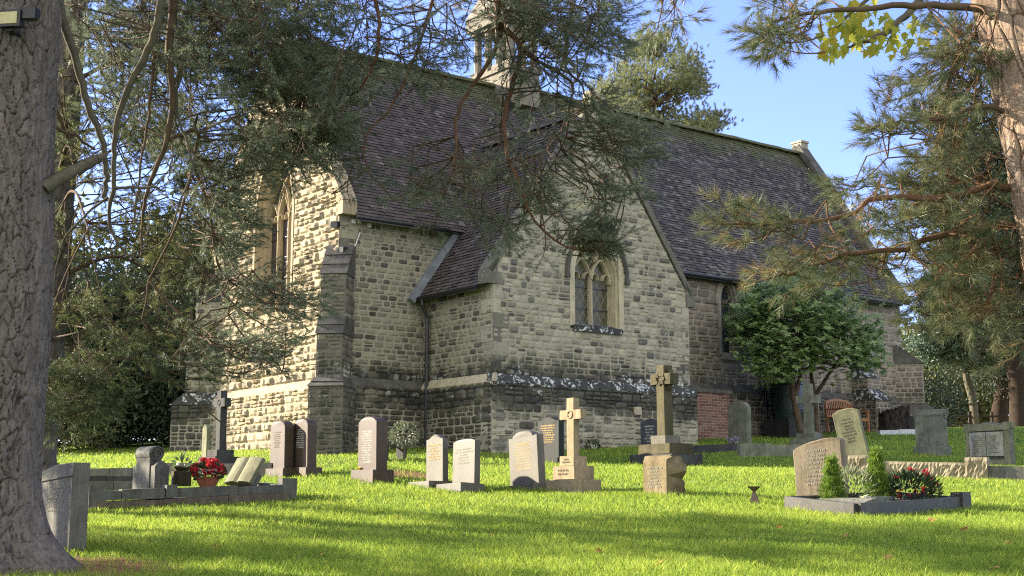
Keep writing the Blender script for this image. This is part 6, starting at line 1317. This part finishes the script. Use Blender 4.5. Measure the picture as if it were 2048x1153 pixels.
H.limb(L3([(2120, 460), (2000, 450), (1880, 470), (1800, 500), (1690, 510), (1600, 540), (1530, 560)], 7.6, 7.5), .024, .006)
H.limb(L3([(2040, 40), (1960, 60), (1900, 160), (1880, 300), (1890, 420)], 7.7, 8.0), .022, .008, mat=M['branch'])
H.limb(L3([(1980, -200), (1700, -220), (1450, -150), (1340, -60), (1322, 10)], 7.5, 7.0), .03, .006, mat=M['branch'])
H.fill([(1520, -20), (1600, -20), (1600, 90), (1590, 125), (1540, 70)], 15, (6.9, 7.6), (.25, .45), (-.6, .5), .16, 6, 40, brown=.05, tl=.09, **rr)
H.fill([(1880, -20), (1990, -20), (1980, 110), (1890, 130)], 22, (7.2, 8.2), (.25, .5), (-.4, .6), .18, 6, 36, tl=.09, **rr)
H.fill([(1840, 120), (1980, 90), (2000, 400), (1880, 420), (1830, 260)], 60, (7.4, 8.6), (.25, .5), (-.4, .5), .18, 6, 36, tl=.09, **rr)
H.fill([(1700, 235), (1800, 235), (1880, 220), (1880, 265), (1720, 275)], 7, (7.25, 7.5), (.2, .35), (-.9, .05), .12, 6, 40, tl=.08, **rr)
H.fill([(1430, 425), (1560, 430), (1690, 400), (1690, 460), (1560, 470), (1440, 470)], 10, (7.3, 7.6), (.2, .4), (-.8, -.1), .15, 6, 40, brown=.1, tl=.09, **rr)
H.fill([(1690, 360), (1860, 320), (2000, 370), (2030, 520), (1880, 560), (1740, 480)], 46, (7.2, 8.4), (.25, .5), (-.7, .2), .18, 6, 38, brown=.1, tl=.09, **rr)
H.fill([(1520, 510), (1620, 480), (1780, 460), (1840, 540), (1800, 590), (1660, 560), (1530, 555)], 14, (7.2, 7.9), (.25, .45), (-.7, .2), .17, 6, 38, brown=.12, tl=.09, **rr)
H.fill([(1800, 520), (2048, 480), (2070, 700), (1960, 680), (1860, 640)], 64, (7.6, 9.0), (.3, .5), (-.3, .6), .18, 6, 36, brown=.12, tl=.09, **rr)
H.fill([(1285, -40), (1385, -40), (1390, 15), (1330, 35), (1290, 20)], 7, (6.9, 7.2), (.2, .35), (-.1, .9), .13, 5, 38, brown=.15, tl=.08, **rr)
H.done()
# ---- maple sprig hanging in at the top right from a tree outside the picture
mbase = np.array([6.8, 12.5, float(gz(6.8, 12.5))]); J = Tree('maple_tree', 'yellow green maple whose leafy branch hangs in at the top right', mbase, M['branch_g'], M['maple'])
tp = at(1980, -260, 9.6); J.limb([mbase+[0, 0, -.2], mbase+[-.1, -.1, 3], mbase+[-.3, -.5, 6.2], mbase+[-.5, -.8, 9]], .2, .08, 'trunk', n=10); J.limb([mbase+[-.3, -.5, 5.6], (tp+mbase+[0, 0, 6])/2+[0, 0, .3], tp, at(1880, -60, 9.4), at(1800, 40, 9.3), at(1740, 80, 9.2), at(1690, 95, 9.2)], .06, .006); J.limb([at(1880, -60, 9.4), at(1760, -20, 9.3), at(1690, 40, 9.2), at(1660, 60, 9.2)], .02, .005); J.limb([at(1800, 40, 9.3), at(1780, 70, 9.3), at(1770, 95, 9.3)], .012, .004)
lob = np.array([(0, 0), (.16, .02), (.46, .10), (.30, .24), (.55, .48), (.26, .46), (.22, .58), (0, 1), (-.22, .58), (-.26, .46), (-.55, .48), (-.30, .24), (-.46, .10), (-.16, .02)])
def mleaf(p, D, U, s_, tn): S = nrm(np.cross(D, U)); U2 = np.cross(S, D); V = np.array([p+S*a*s_+D*b*s_+U2*(abs(a)*.25-.15*b*b)*s_ for a, b in lob]); J.l.add(np.concatenate([[p+D*.42*s_], V])-mbase, [[0, q+1, (q+1) % 14+1] for q in range(14)], 0, tn)
for px, py, rx, ry, n in ((1680, 60, 45, 45, 46), (1720, 40, 60, 40, 42), (1760, 90, 60, 22, 20), (1830, 60, 40, 40, 16), (1660, 95, 22, 18, 16), (1790, 30, 80, 40, 16), (1730, -40, 120, 30, 20)):
    for _ in range(n):
        a = rng.uniform(0, 6.28); q = rng.random()**.5; p = at(px+math.cos(a)*rx*q, py+math.sin(a)*ry*q, 9.25+rng.normal(0, .2)); mleaf(p, nrm(np.array([rng.normal(0, .5), rng.normal(0, .4), -.8])), nrm(np.array([rng.normal(0, .6), -1+rng.normal(0, .4), .5])), rng.uniform(.055, .095), np.clip(rng.random()*.85+(.3 if rng.random() < .08 else 0), 0, 1))
J.done()
# ---- trees outside the left of the picture that shade the lawn
sg = 'pines just outside the left of the picture'
SHADE = [(-13.5, 16.2, 5.2, 1.7), (-20, 20.2, 8.0, 1.9), (-14.8, 21.3, 8.5, 1.5)]
for i, (x, y, h, r) in enumerate(SHADE):
    c0 = np.array([x, y, float(gz(x, y))]); t = Tree('pine_tree', ('first', 'second', 'third')[i]+' shade casting pine outside the left edge', c0, M['branch'], M['needle'], sg); t.limb([c0+[0, 0, -.2], c0+[.1, 0, h*.5], c0+[0, 0, h]], .25, .05, 'trunk')
    for k in range(int(26*r)): z = rng.uniform(.22, 1)*h; a = rng.uniform(0, 6.28); l = r*(1.15-.75*z/h)*rng.uniform(.6, 1.1); s_ = c0+[0, 0, z]; e_ = s_+np.array([math.cos(a)*l, math.sin(a)*l, rng.normal(-.1, .25)]); t.bough(s_, e_, .6, 9, 26, .09, .012, None, .2, .03, .2)
    t.done()
grass()
